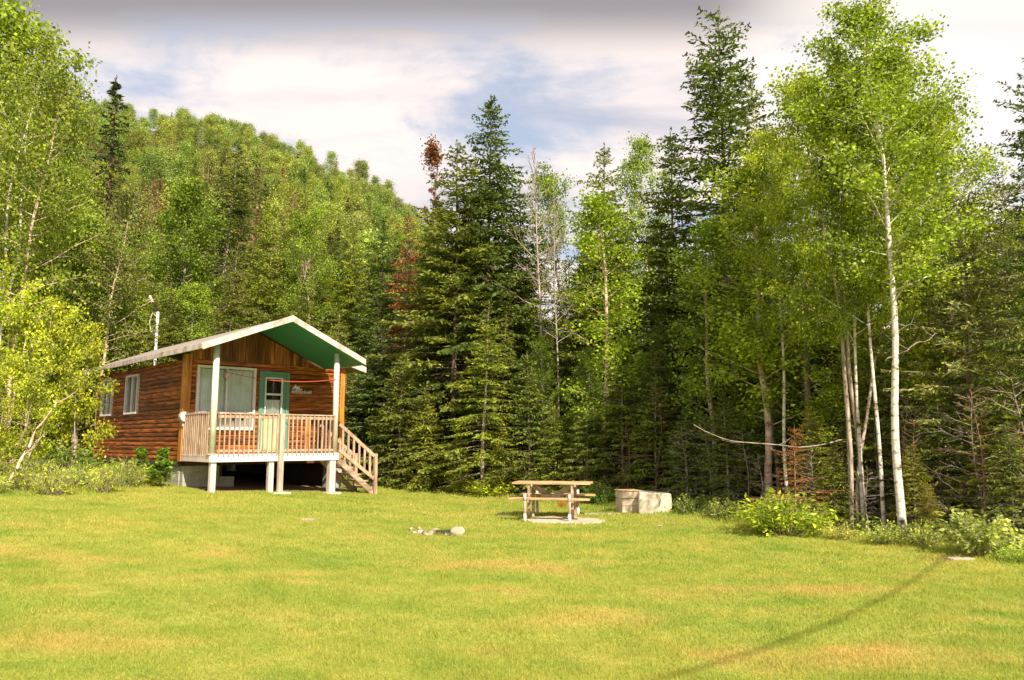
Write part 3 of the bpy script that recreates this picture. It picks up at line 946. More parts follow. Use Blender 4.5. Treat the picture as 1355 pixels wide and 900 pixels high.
BR_A = Proto(gen_broom(61), M_TWIG, M_NEEDLE)
BR_S = Proto(gen_spruce(62, 5, 1.6, .25, .5, .6, .1, .26, 6, nl=.10, nw=.02, thin=.2, ragged=.6), M_TWIG, M_NEEDLE)
RUST = (.20, .09, .04)
HERO = [
    ('dying_spruce', BR_A, 573, 186, 27.0, RUST, 'rusty dying spruce with a dense tuft at its very top against the sky', 'tree', 1.2),
    ('dying_spruce', SP_C, 543, 282, 29.5, (.30, .13, .05), 'dying spruce with rust-red boughs behind the dark clump near the stairs', 'tree', .75),
    ('dying_spruce', SP_C, 383, 252, 56.0, (.34, .25, .15), 'pale brown dead conifer on the lower hill above the porch roof', 'tree', 1.0),
    ('spruce_tree', SP_A, 645, 128, 25.5, G_SPRD, 'tallest pointed spruce in the dark clump beside the cabin stairs', 'tree', 1.0),
    ('spruce_tree', SP_B, 604, 190, 25.0, G_SPR, 'full green spruce just beside the tallest pointed spruce, nearer the cabin', 'tree', 1.12),
    ('spruce_tree', SP_A, 580, 262, 26.2, G_SPRD, 'broad dark spruce with low boughs closest to the cabin stairs', 'tree', .95),
    ('spruce_tree', SP_B, 690, 250, 26.4, G_SPR, 'bushy spruce between the tallest pointed spruce and the white dead birch', 'tree', 1.1),
    ('spruce_tree', SP_C, 640, 400, 22.8, G_SPRY, 'open yellowish spruce with a grey bare stem in front of the dark clump', 'tree', 1.25),
    ('spruce_tree', SP_B, 797, 194, 25.6, G_SPRY, 'light green pointed spruce behind the slender aspen by the picnic table', 'tree', .9),
    ('spruce_tree', SP_B, 887, 172, 23.5, G_SPR, 'green spruce leaning beside the very tall open spruce', 'tree', .95),
    ('spruce_tree', SP_D, 947, 12, 21.5, G_SPRD, 'very tall spruce with an airy open top standing above all others', 'tree', 1.05),
    ('spruce_tree', SP_C, 1008, 105, 19.5, G_SPR, 'slim spruce top showing through the aspens beside the very tall spruce', 'tree', .8),
    ('spruce_tree', SP_E, 1266, 250, 14.0, G_GREY, 'grey-green spruce with a thick mottled stem and many dead lower branches', 'tree', .9),
    ('spruce_tree', SP_D, 1372, 78, 12.6, G_SPRD, 'dark spruce cut by the picture edge with boughs reaching against the sky', 'tree', .85),
    ('spruce_tree', SP_E, 1318, 235, 15.5, G_GREY, 'greyish spruce with tangled dead boughs behind the edge bushes', 'tree', .9),
    ('spruce_tree', SP_N, 156, 104, 34.0, (.060, .075, .030), 'narrow dark spruce spire standing against the wooded hill', 'tree', 1.35),
    ('spruce_tree', SP_B, 355, 268, 40.0, G_SPRY, 'yellow-green spruce rising behind the cabin roof ridge', 'tree', .95),
    ('spruce_tree', SP_C, 304, 190, 50.0, (.085, .12, .02), 'dark-stemmed ragged pine behind the round leafy tree', 'tree', 1.2),
    ('spruce_tree', SP_B, 508, 285, 31.0, G_SPRD, 'dark spruce behind the cabin eave with reddish boughs beside it', 'tree', .9),
    ('spruce_tree', SP_A, 468, 300, 34.0, G_SPRY, 'sunlit spruce just above the eave end of the cabin roof', 'tree', .8),
    ('spruce_tree', SP_B, 428, 325, 36.0, G_SPRY, 'pale green spruce above the slope of the porch roof', 'tree', .85),
    ('aspen_tree', AS_W, 1150, 22, 13.2, G_ASPY, 'tallest leafy aspen with a straight white stem at the forest edge', 'tree', 1.15),
    ('aspen_tree', AS_C, 1095, 95, 14.4, G_ASPY, 'leafy tree with several leaning grey stems beside the white aspen stem', 'tree', .95),
    ('aspen_tree', AS_B, 1050, 95, 17.4, G_ASPY, 'leafy aspen with a bushy crown beside the very tall open spruce', 'tree', 1.15),
    ('aspen_tree', AS_A, 1215, 150, 16.4, G_ASP, 'leafy aspen whose crown reaches toward the bright part of the sky', 'tree', 1.15),
    ('aspen_tree', AS_W, 1112, 150, 14.3, G_ASPY, 'thin pale-stemmed aspen between the leaning grey stems and the rusty sapling', 'tree', .72),
    ('aspen_tree', AS_W, 1135, 120, 13.9, G_ASP, 'thin pale-stemmed aspen close beside the leaning grey stems', 'tree', .68),
    ('aspen_tree', AS_W, 1020, 190, 16.4, G_ASPY, 'thin pale-stemmed aspen behind the lime-green bush', 'tree', .72),
    ('aspen_tree', AS_B, 1240, 135, 15.4, G_ASPY, 'light leafy aspen just beyond the white aspen stem on the sky side', 'tree', 1.0),
    ('aspen_tree', AS_A, 1165, 85, 17.2, G_ASPY, 'bushy aspen filling the crown mass behind the white aspen stem', 'tree', 1.0),
    ('aspen_tree', AS_T, 1225, 330, 14.6, G_ASPY, 'short leafy aspen hanging over the thick mottled spruce stem', 'tree', 1.6),
    ('aspen_tree', AS_T, 795, 262, 21.0, G_ASPY, 'slender young aspen with a thin pale stem behind the picnic table', 'tree', 1.35),
    ('aspen_tree', AS_A, 850, 196, 27.0, G_ASP, 'leafy tree between the two green spruces behind the concrete block', 'tree', .85),
    ('aspen_tree', AS_B, 745, 238, 27.5, G_ASP, 'leafy tree just behind the white dead birch', 'tree', .9),
    ('aspen_tree', AS_T, 1000, 210, 17.2, G_ASPY, 'light green sapling filling the gap below the very tall spruce', 'tree', 1.5),
    ('aspen_tree', AS_T, 935, 300, 18.6, G_ASP, 'light green sapling in front of the very tall spruce stem', 'tree', 1.3),
    ('birch_tree', BI_A, 38, 66, 22.5, (.19, .26, .024), 'two-stemmed white birch leaning at the picture edge', 'tree', .85),
    ('birch_tree', BI_B, 66, 118, 21.0, (.21, .27, .026), 'birch with a reddish stem rising behind the yellow bushes', 'tree', .85),
    ('birch_tree', BI_B, 165, 262, 27.0, (.17, .215, .05), 'small-leaved birch with a crooked white stem behind the cabin end', 'tree', .85),
    ('maple_tree', RO_A, 12, 30, 25.0, G_ASP, 'dense leafy tree filling the upper corner behind the birches', 'tree', .8),
    ('maple_tree', RO_A, 252, 254, 38.0, (.165, .235, .024), 'rounded leafy tree behind the far end of the cabin roof', 'tree', .95),
    ('maple_tree', YM_A, 35, 365, 18.2, G_YEL, 'large yellow-green bush with a pale leaning stem beside the cabin', 'tree', .9),
    ('maple_tree', YM_B, 90, 408, 19.2, G_YEL, 'yellow-green bush hiding the far corner of the cabin', 'tree', .74),
    ('maple_tree', YM_B, 5, 470, 16.4, (.36, .40, .035), 'low yellow bush at the picture edge in front of the birches', 'tree', .9),
    ('dead_birch', DE_A, 712, 208, 24.4, G_GREY, 'dead birch with bare white branches against the sky', 'tree', 1.0),
    ('dead_birch', DE_A, 735, 275, 24.6, G_GREY, 'shorter bare white birch leaning behind the spruces', 'tree', .8),
    ('dead_shrub', BR_S, 1048, 565, 13.9, (.34, .14, .06), 'brown dead sapling with rusty twigs at the forest edge', 'tree', 1.1),
]
for (nm, pr, px, py, Y, c, lab, cat, wd) in HERO:
    x, y, z = at(px, py, Y)
    g0 = gz1(x, y)
    plant_tree(nm, pr, x - (.5 if nm == 'birch_tree' else 0), y, z - g0, lab, cat, None, c, wide=wd, rz=(0.0 if nm == 'birch_tree' else None))

# --- forest packed behind the edge
rs = np.random.default_rng(77)
taken = [(at(h[2], h[3], h[4])[0], h[4]) for h in HERO]


def free(x, y, r):
    return all((x - a) ** 2 + (y - b) ** 2 > r * r for a, b in taken)


def ytop(px):
    """highest row a background tree may reach, so the heroes keep the skyline"""
    return float(np.interp(px, [-400, 0, 100, 560, 570, 600, 660, 700, 760, 840, 900, 1000, 1100, 1200, 1290, 1355, 2000], [60, 90, 200, 300, 260, 235, 260, 300, 300, 270, 250, 250, 330, 340, 300, 260, 200]))


def pxof(x, Y):
    return CX + x / Y * FOC * .99


KINDS_F = [(SP_A, 'spruce_tree', G_SPRD), (SP_B, 'spruce_tree', G_SPR), (SP_C, 'spruce_tree', G_SPR), (SP_B, 'spruce_tree', G_SPRD), (AS_B, 'aspen_tree', G_ASP), (AS_A, 'aspen_tree', G_ASP), (RO_A, 'maple_tree', G_ASP)]
LABS = {'spruce_tree': ('dark green spruce packed among others behind the forest edge', 'spruces packed behind the forest edge'),
        'aspen_tree': ('leafy aspen packed among spruces behind the forest edge', 'aspens packed behind the forest edge'),
        'maple_tree': ('bushy leafy tree packed among spruces behind the forest edge', 'bushy leafy trees packed behind the forest edge')}
nback = 0
tries = 0
while nback < 135 and tries < 6000:
    tries += 1
    Y = rs.uniform(9, 46)
    k = rs.uniform(-.30, .92)
    x = k * Y
    if x > 5.5 and Y < 13.8 + .25 * (x - 5.5): continue
    d = float(lawn_d(x, Y))
    if d > -1.2 or d < -17: continue
    lx, ly = cab_local(x, Y)
    if -1.5 < lx < 6.5 and -3 < ly < 9.5: continue
    if not free(x, Y, 1.25 if Y < 26 else 1.7): continue
    px = pxof(x, Y)
    ycap = ytop(px) + rs.uniform(0, 130)
    top = at(px, ycap, Y)[2]
    g0 = gz1(x, Y)
    h = min(top - g0, rs.uniform(8.5, 13.5))
    if h < 3: continue
    if d > -3.5: h *= rs.uniform(.55, .95)
    pr, nm, c = KINDS_F[rs.choice(len(KINDS_F), p=[.22, .24, .18, .14, .1, .07, .05])]
    plant_tree(nm, pr, x, Y, h, LABS[nm][0], 'tree', LABS[nm][1], c, wide=float(rs.uniform(.85, 1.2)))
    taken.append((x, Y)); nback += 1

# --- young spruces and dead ones along the edge
EDGE_S = [(530, 470, 24.3, G_SPR), (560, 520, 23.6, G_SPRY), (700, 470, 22.6, G_SPR), (735, 540, 21.8, G_SPRY), (775, 520, 20.9, G_SPR), (822, 470, 20.6, G_SPR),
          (865, 500, 19.6, G_SPR), (905, 540, 18.4, G_SPR), (960, 520, 17.4, G_SPR), (1068, 540, 15.3, G_SPRY), (1100, 590, 14.4, G_SPR), (1205, 590, 13.4, G_SPRY), (1228, 640, 12.6, (.20, .20, .02)), (610, 570, 23.2, G_SPRY),
          (665, 560, 22.6, G_SPRY), (1330, 560, 12.2, G_SPR), (505, 430, 27.5, G_SPRD), (490, 470, 28.5, G_SPRD)]
for (px, py, Y, c) in EDGE_S:
    x, y, z = at(px, py, Y)
    plant_tree('young_spruce', SP_S, x, y, max(.8, z - gz1(x, y)), 'young spruce with boughs to the ground along the lawn edge', 'tree', 'young spruces along the lawn edge', c, wide=1.05)
    taken.append((x, y))
EDGE_D = [(870, 520, 19.2), (935, 555, 17.8), (1130, 560, 15.2), (1235, 500, 14.2), (1290, 520, 12.5), (1345, 500, 12.3), (690, 560, 23.4), (1005, 600, 16.2), (1195, 520, 14.8), (1320, 440, 14.6), (1075, 600, 14.6), (1110, 560, 15.6), (1145, 620, 13.9), (1210, 560, 13.4), (1285, 520, 12.9), (985, 570, 17.0), (1150, 480, 16.0), (1240, 430, 15.0), (1282, 460, 13.6), (1352, 560, 11.9), (830, 560, 19.6), (905, 570, 18.0), (720, 590, 22.0)]
for (px, py, Y) in EDGE_D:
    x, y, z = at(px, py, Y)
    plant_tree('dead_sapling', (DE_B, DE_C)[int(px) % 2], x, y, max(.8, z - gz1(x, y)), 'bare dead sapling with grey-brown twigs along the shaded forest edge', 'tree', 'dead saplings along the forest edge', wide=1.3)

nu = 0; tries = 0
while nu < 75 and tries < 5000:
    tries += 1
    Y = rs.uniform(11, 30); x = rs.uniform(-.22, .80) * Y
    d = float(lawn_d(x, Y))
    if not -4.5 < d < -.7: continue
    if x > 6.5 and Y < 12.2: continue
    lx, ly = cab_local(x, Y)
    if -1.5 < lx < 6.0 and -3 < ly < 9.5: continue
    if not free(x, Y, .75): continue
    taken.append((x, Y)); nu += 1
    if rs.random() < .45:
        plant_tree('young_spruce', SP_S, x, Y, float(rs.uniform(1.6, 4.2)), 'young spruce with boughs to the ground along the lawn edge', 'tree', 'young spruces along the lawn edge', G_SPRY if rs.random() < .5 else G_SPR, wide=float(rs.uniform(.9, 1.3)))
    else:
        plant_tree('leafy_sapling', AS_T, x, Y, float(rs.uniform(1.8, 4.6)), 'leafy sapling in the understorey along the forest edge', 'tree', 'leafy saplings along the forest edge', G_ASPY if rs.random() < .5 else G_ASP, wide=float(rs.uniform(1.2, 1.9)))

# --- trees behind the cabin and low on the hill, with trunks and crowns of their own
n2 = 0; tries = 0
while n2 < 80 and tries < 5000:
    tries += 1
    Y = rs.uniform(25, 62)
    k = rs.uniform(-.80, -.12)
    x = k * Y
    if float(lawn_d(x, Y)) > -1.0: continue
    lx, ly = cab_local(x, Y)
    if -1.2 < lx < 6 and -3 < ly < 9.5: continue
    if lx < 0 and ly < 5 and Y < 24: continue
    if not free(x, Y, 2.0): continue
    px = pxof(x, Y)
    cap = float(np.interp(px, [-100, 0, 80, 130, 210, 300, 400, 480, 560], [90, 120, 210, 290, 340, 320, 340, 330, 300])) + rs.uniform(0, 70)
    g0 = gz1(x, Y)
    h = min(at(px, cap, Y)[2] - g0, rs.uniform(7, 12))
    if h < 3: continue
    q = rs.random()
    if px < 150: pr, nm, c = [(RO_A, 'maple_tree', G_ASP), (AS_B, 'aspen_tree', G_ASPY), (SP_B, 'spruce_tree', G_SPR)][int(q * 3)]
    else: pr, nm, c = [(SP_A, 'spruce_tree', G_SPRY), (SP_B, 'spruce_tree', G_SPR), (SP_B, 'spruce_tree', G_SPRY), (RO_A, 'maple_tree', G_ASP), (SP_C, 'spruce_tree', (.13, .14, .03))][int(q * 5)]
    LB = {'spruce_tree': ('green spruce among the trees at the foot of the hill behind the cabin', 'spruces at the foot of the hill'),
          'aspen_tree': ('leafy aspen among the trees at the foot of the hill behind the cabin', 'aspens at the foot of the hill'),
          'maple_tree': ('bushy leafy tree at the foot of the hill behind the cabin', 'bushy leafy trees at the foot of the hill')}[nm]
    plant_tree(nm, pr, x, Y, h, LB[0], 'tree', LB[1], c, wide=float(rs.uniform(.85, 1.15)))
    taken.append((x, Y)); n2 += 1

# --- the wooded hill: every tree an object, too small to show parts
HG = {'b': ('hill_birch', 'small light green birch in the woods near the top of the hill', 'light green birches near the hilltop', [FA_B, FA_C], (.31, .36, .10)),
      't': ('hill_fir', 'small dark fir among the leafy trees on the hill slope', 'dark firs on the hill slope', [FS_B, FS_A], (.085, .125, .035)),
      'a': ('hill_aspen', 'small leafy tree in the pale green woods high on the hill', 'leafy trees high on the hill', [FA_A, FA_B], (.27, .345, .085)),
      'c': ('hill_maple', 'rounded leafy tree among the mixed woods on the hill slope', 'rounded leafy trees on the hill slope', [FA_C], (.27, .33, .050)),
      's': ('hill_spruce', 'small conifer among the mixed woods on the hill slope', 'conifers on the hill slope', [FS_A, FS_B], (.14, .175, .030)),
      'd': ('bare_hill_conifer', 'greyish half-dead conifer on the hill slope', 'half-dead conifers on the hill slope', [FD_A, FS_B], (.30, .22, .12)),
      'r': ('rusty_hill_tree', 'rust-red dying tree on the hill slope', 'rust-red trees on the hill slope', [FD_A, FS_B], (.34, .15, .06))}
cells = []
Y = 52.0
while Y < 207:
    step = 3.1 + Y * .0085
    xs = np.arange(-.72 * Y, -.03 * Y, step * .95)
    for x in xs:
        cells.append((x + rs.normal() * step * .3, Y + rs.normal() * step * .3))
    Y += step * 1.1
rs.shuffle(cells)
cnt = {k: 0 for k in HG}
for (x, Y) in cells:
    if not free(x, Y, 1.6) or Y < 46: continue
    hi = (Y - 60) / 140.0
    p = rs.random()
    pa = .04 + .50 * max(0, hi) ** 1.5 if Y < 165 else .84
    if p < pa: k = 'a'
    else:
        q = rs.random()
        k = 's' if q < .38 else 't' if q < .56 else 'c' if q < .66 else 'd' if q < .90 else 'r'
    if cnt[k] >= 295:
        k = min(('t', 'b', 'c', 's', 'd'), key=lambda kk: cnt[kk])
        if cnt[k] >= 295: continue
    cnt[k] += 1
    nm, lab, grp, prs, c = HG[k]
    pr = prs[rs.integers(len(prs))]
    o = obj(nm, pr.joined(nm), None, (x, Y, gz1(x, Y) - .2))
    h = rs.uniform(5.5, 8.6) * (1.0 if k != 'r' else .8)
    wk = 1.15 if k in 'abc' else 1.0
    s = h / pr.H
    o.scale = (s * wk * rs.uniform(.75, 1.05), s * wk * rs.uniform(.75, 1.05), s)
    o.rotation_euler = (0, 0, rs.uniform(0, 6.28))
    cc = tuple(c[i] * (1 + .0014 * Y * (.5, .35, .8)[i]) for i in range(3))
    o.color = jit(c, .26)
    tag(o, lab, 'tree', grp)
print('hill', cnt, 'back', nback, n2)


# ------------------------------------------------------------------ shrubs and weeds
def gen_bush(seed, r=.7, h=.75, stems=60, leaf=.085, asp=.42, per=16, droop=.5):
    rs_ = np.random.default_rng(seed)
    wood, P, D = [], [], []
    for i in range(stems):
        az = rs_.uniform(0, 6.28); rr = r * math.sqrt(rs_.random())
        hh = h * (1 - .45 * (rr / r) ** 2) * rs_.uniform(.7, 1.12)
        o_ = np.array([math.cos(az), math.sin(az)])
        s = np.linspace(0, 1, 6)
        pts = np.stack([o_[0] * rr * (.35 + .75 * s ** 1.3), o_[1] * rr * (.35 + .75 * s ** 1.3), hh * (s - .18 * droop * s ** 3)], 1)
        pts[:, :2] += rs_.normal(size=2) * .02
        wood.append(tube_np(pts, np.linspace(.006, .002, 6), 3))
        f = rs_.uniform(.25, 1.05, per)
        q = np.stack([np.interp(np.minimum(f, 1), s, pts[:, c]) for c in range(3)], 1) + rs_.normal(size=(per, 3)) * .035
        dd = np.stack([o_[0] + rs_.normal(size=per) * .7, o_[1] + rs_.normal(size=per) * .7, rs_.normal(size=per) * .5 + .05], 1)
        P.append(q); D.append(dd)
    P = np.concatenate(P); D = np.concatenate(D)
    n = len(P)
    L = leaf * rs_.uniform(.6, 1.3, n)
    Dn = D / np.linalg.norm(D, axis=1, keepdims=True)
    return merge(wood), leaves(P + Dn * (L * .5)[:, None], D, rs_.normal(size=(n, 3)) * .5 + [0.1, -.3, 1], L, L * asp), h


BU_A = Proto(gen_bush(51, .72, .80, 120, .11, .38, 22), M_GREYBARK, M_LEAF)
BU_B = Proto(gen_bush(52, .62, .72, 90, .085, .60, 22), M_GREYBARK, M_LEAF)
BU_C = Proto(gen_bush(53, .55, .50, 80, .07, .5, 18), M_GREYBARK, M_LEAF)
WE_A = Proto(gen_bush(54, .55, .55, 130, .10, .22, 9, .2), M_GREYBARK, M_LEAF)
SA_A = Proto(gen_leafy(55, 1.6, .45, .15, 12, .13, 5, sub=2, spread=.07, wig=.2, thick=.007), M_GREYBARK, M_LEAF)


def bush(pr, px, py, Y, wpx, hpx, col, label, group=None, name='leafy_bush'):
    x = at(px, py, Y)[0]
    g0 = gz1(x, Y)
    e = empty(name, (x, Y, g0 - .02), RND.uniform(0, 6.28))
    s = wpx / FOC * Y
    e.scale = (s / 1.35, s / 1.35, hpx / FOC * Y / pr.H)
    tag(e, label, 'bush', group)
    obj('stems', pr.trunk, e)
    c = obj('foliage', pr.crown, e); c.color = jit(col, .08)
    return e


LIME = (.44, .52, .05)
bush(BU_A, 1038, 706, 13.6, 108, 58, LIME, 'large lime-green bush with drooping leaves beside the brown dead sapling')
bush(BU_B, 1302, 733, 11.0, 98, 62, (.38, .46, .13), 'pale leafy bush at the forest edge below the thick mottled stem')
bush(BU_C, 1172, 722, 12.3, 62, 34, (.36, .44, .09), 'low green bush at the foot of the white aspen stem')
bush(BU_C, 1222, 726, 11.9, 60, 36, (.38, .44, .09), 'low green bush between the white aspen stem and the pale edge bush')
bush(BU_C, 1112, 715, 12.9, 50, 26, (.42, .44, .10), 'low yellowish bush beside the large lime-green bush')
bush(BU_B, 648, 656, 22.6, 70, 26, LIME, 'bright low bush behind the near end of the picnic table')
bush(BU_B, 612, 650, 23.3, 50, 22, LIME, 'bright low bush below the dark spruce clump')
bush(BU_B, 795, 664, 19.6, 48, 30, (.16, .27, .04), 'dark green bush between the picnic table and the old plank box')
bush(BU_C, 915, 678, 17.0, 60, 30, (.20, .28, .05), 'shaded low bush beside the concrete block')
bush(BU_C, 958, 688, 15.9, 56, 32, (.26, .32, .06), 'thin low bush between the concrete block and the lime-green bush')
bush(BU_C, 1345, 742, 10.5, 60, 24, (.34, .46, .07), 'small green clump by the picture edge under the pale bush')
for (px, Y) in ((-8, 14.9), (30, 15.4), (65, 15.9), (100, 16.6), (135, 17.2), (165, 17.9), (190, 18.6), (15, 16.4), (80, 17.3), (120, 18.2), (50, 17.2)):
    bush(WE_A, px + RND.uniform(-8, 8), 630, Y + RND.uniform(-.5, .5), RND.uniform(50, 85), RND.uniform(22, 52), (.40, .48, .055), 'tall yellow-green weeds along the lawn edge beside the cabin', 'weeds beside the cabin', 'weed_clump')
bush(BU_B, 90, 640, 17.9, 84, 60, (.13, .20, .025), 'dark green bush under the yellow bushes beside the cabin')
bush(BU_B, 142, 640, 18.9, 60, 34, (.22, .30, .03), 'light green bush against the far part of the cabin wall')
for (px, py, Y, hp, lab) in ((214, 645, 18.9, 46, 'leafy sapling against the corner of the cabin foundation'), (184, 640, 19.6, 44, 'leafy sapling under the middle of the cabin side wall'), (200, 640, 19.0, 26, 'short leafy sapling between two saplings under the cabin wall')):
    x = at(px, py, Y)[0]
    plant_tree('sapling', SA_A, x, Y, hp / FOC * Y, lab, 'plant', None, (.14, .24, .025), wide=1.5)

# undergrowth behind the edge: uncountable
def build_undergrowth():
    rs_ = np.random.default_rng(9)
    n = 150000
    Y = rs_.uniform(9, 31, n); x = rs_.uniform(-.75, .85, n) * Y
    d = lawn_d(x, Y)
    lx, ly = cab_local(x, Y)
    inn = (lx > -.3) & (lx < 5.2) & (ly > -2.2) & (ly < 8)
    clump = np.sin(x * 2.1 + np.sin(Y * 1.3)) * np.sin(Y * 1.7 + x)
    k = (d < .12 * clump) & (d > -4.5) & ~inn & (rs_.random(n) < .35 + .5 * (clump > 0))
    x, Y, d, clump = x[k], Y[k], d[k], clump[k]
    n = len(x)
    h = (.12 + .50 * np.clip(clump, 0, 1)) * rs_.uniform(.1, 1.1, n)
    P = np.stack([x, Y, gz(x, Y) + h], 1)
    D = rs_.normal(size=(n, 3)) * [1, 1, .5] + [0, 0, .2]
    L = rs_.uniform(.05, .12, n)
    V, F = leaves(P, D, rs_.normal(size=(n, 3)) * .5 + [0, -.2, 1], L, L * .5)
    me = quad_mesh('undergrowth', V, F, M_LEAF)
    o = obj('undergrowth', me); o.color = (.22, .29, .04, 1)
    tag(o, 'low leafy undergrowth along the shaded forest edge', 'undergrowth', kind='stuff')


build_undergrowth()

# long bare grey branch, fallen stems
def limb(name, pts, r, mat, label, cat='branch'):
    P = [np.array(p) for p in pts]
    m = 18
    tt = np.linspace(0, len(P) - 1, m)
    pp = np.stack([np.interp(tt, range(len(P)), [q[c] for q in P]) for c in range(3)], 1)
    rr = np.random.default_rng(len(label))
    pp[1:-1] += rr.normal(size=(m - 2, 3)) * .05
    # smooth
    for _ in range(2):
        pp[1:-1] = (pp[:-2] + 2 * pp[1:-1] + pp[2:]) / 4
    parts = [tube_np(pp, np.linspace(r, r * .35, m), 7)]
    rr = np.random.default_rng(len(label))
    for i in range(5):
        j = rr.integers(4, m - 1)
        d = rr.normal(size=3) * .2
        parts.append(tube_np([pp[j], pp[j] + d * .6, pp[j] + d * 1.2 + [0, 0, .05]], [r * .35, r * .25, r * .1], 4))
    V, F = merge(parts)
    o = obj(name, quad_mesh(name, V, F, mat, smooth=True))
    tag(o, label, cat)


limb('bare_branch', [at(1128, 582, 14.6), at(1100, 583, 14.5), at(1060, 590, 14.3), at(1010, 588, 14.1), at(960, 580, 14.0), at(918, 562, 14.0)], .014, M_DEAD, 'long bare grey branch reaching sideways from the leaning grey stems')
limb('bare_branch', [at(1172, 478, 13.2), at(1192, 470, 13.0), at(1215, 452, 12.9), at(1240, 441, 12.9)], .014, M_DEAD, 'short pale bare branch pointing up from the white aspen stem')
limb('bare_branch', [at(1170, 433, 13.2), at(1190, 431, 13.1), at(1212, 433, 13.0)], .011, M_DEAD, 'short level bare branch on the white aspen stem')
limb('leaning_stem', [at(8, 640, 15.6), at(30, 600, 15.7), at(55, 560, 15.9), at(74, 530, 16.0)], .035, M_REDBIRCH, 'pale thin stem leaning through the yellow bushes', 'stem')
limb('leaning_stem', [at(20, 645, 16.3), at(40, 600, 16.4), at(58, 575, 16.5)], .022, M_DEAD, 'shorter grey stem leaning beside the pale thin stem', 'stem')

# ------------------------------------------------------------------ cabin
cab = empty('wooden_cabin', tuple(CAB_O), CAB_A)
tag(cab, 'brown log-sided cabin with green porch roof and raised railed deck', 'cabin')
CW, CL, ZB, ZF = 4.50, 7.5, 1.10, 1.27
RS, RZ, LS, LZ, PS, PZ, MS, MZ = 1.74, 4.68, -.44, 3.82, 3.87, 3.74, 5.05, 3.72
TH = .10


def ztop(s, porch=False):
    """top surface of the roof"""
    if s <= RS: return RZ - (RS - s) * (RZ - LZ) / (RS - LS)
    if porch: return RZ - (s - RS) * (RZ - PZ) / (PS - RS)
    return RZ - (s - RS) * (RZ - MZ) / (MS - RS)


def spans(a, b, holes):
    out = [(a, b)]
    for h0, h1 in holes:
        nxt = []
        for p, q in out:
            if h1 <= p or h0 >= q: nxt.append((p, q)); continue
            if h0 > p: nxt.append((p, h0))
            if h1 < q: nxt.append((h1, q))
        out = nxt
    return out


WIN_F = (.27, 1.78, 1.90, 3.49)
DOOR = (1.93, 2.76, 1.275, 3.44)
WIN_S = [(3.50, 4.52, 2.38, 3.46), (5.85, 6.85, 2.38, 3.46)]
pitch = .13


def log_profile(z0, z1, depth=.036):
    zc, h = (z0 + z1) / 2, (z1 - z0) / 2
    return [(0.0 - depth * math.cos(a) ** .7 if abs(math.cos(a)) > 1e-6 else 0.0, zc + h * math.sin(a)) for a in [R(t) for t in (-88, -60, -30, 0, 30, 60, 88)]]


mb = MB()
z = ZB
while z < 3.60:
    z1 = min(z + pitch, 3.60)
    holes = []
    for (a, b, lo, hi) in (WIN_F, DOOR):
        if z1 > lo + .02 and z < hi - .02: holes.append((a, b))
    for (a, b) in spans(.10, CW - .10, holes):
        pr_ = [(y, zz) for y, zz in log_profile(z, z1)] + [(.06, z1 - .001), (.06, z + .001)]
        mb.prism(pr_, 'x', a, b)
    z += pitch
mb.build('front_wall', M_LOG, cab)
mb = MB()
z = ZB
pitch = .118
while z < 3.66:
    z1 = min(z + pitch, 3.66)
    holes = [(a, b) for (a, b, lo, hi) in WIN_S if z1 > lo + .02 and z < hi - .02]
    for (a, b) in spans(.12, CL, holes):
        pr_ = [(y, zz) for y, zz in log_profile(z, z1, .026)] + [(.06, z1 - .001), (.06, z + .001)]
        # profile in (x, z), extruded along y
        mb.prism(pr_, 'y', a, b)
    z += pitch
mb.build('side_wall', M_LOGY, cab)
for (nm, pl_) in (('far_side_wall', (CW - .06, .12, ZB, CW, CL, 3.80)), ('back_wall', (.06, CL - .06, ZB, CW - .06, CL, 3.70))):
    MB().box(*pl_).build(nm, M_LOGY, cab)
# gable of upright boards
mb = MB()
s = .02
rr = random.Random(3)
while s < CW - .02:
    w = rr.uniform(.085, .15)
    s1 = min(s + w, CW)
    t0, t1 = [min(ztop(q, True), ztop(q)) - .16 for q in (s, s1)]
    pro = rr.choice((.0, .012, .022))
    if t0 > 3.63 and t1 > 3.63:
        mb.prism([(s + .002, 3.60), (s1 - .002, 3.60), (s1 - .002, t1), (s + .002, t0)], 'y', -.035 - pro, .02)
    s = s1
mb.build('gable_boards', M_BOARDV, cab)
MB().box(.08, -.075, 3.555, CW - .08, -.04, 3.655).build('gable_trim', M_LOG, cab, .004)
# back filler so no light leaks between gable boards and roof
MB().prism([(.0, 3.60), (CW, 3.60), (CW, ztop(CW) - .13), (RS, RZ - .13), (0, ztop(0) - .13)], 'y', .022, .06).build('gable_wall', M_UNDER, cab)
MB().box(-.075, -.075, 1.08, .10, .13, 3.78).build('corner_board', M_CORNER, cab, .01)
MB().box(CW - .12, -.07, 1.10, CW + .03, .13, 3.74).build('corner_board', M_CORNER, cab, .01)
MB().box(-.055, .13, .98, .06, CL, 1.095).build('sill_beam', M_UNDER, cab, .006)
MB().box(.06, -.03, .98, CW, CL, 1.10).build('floor_frame', M_UNDER, cab)
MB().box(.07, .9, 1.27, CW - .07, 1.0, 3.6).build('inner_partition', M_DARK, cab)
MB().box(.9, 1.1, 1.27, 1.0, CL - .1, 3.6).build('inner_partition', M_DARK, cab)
MB().box(.07, .07, 3.5, CW - .07, CL - .07, 3.55).build('ceiling_board', M_DARK, cab)

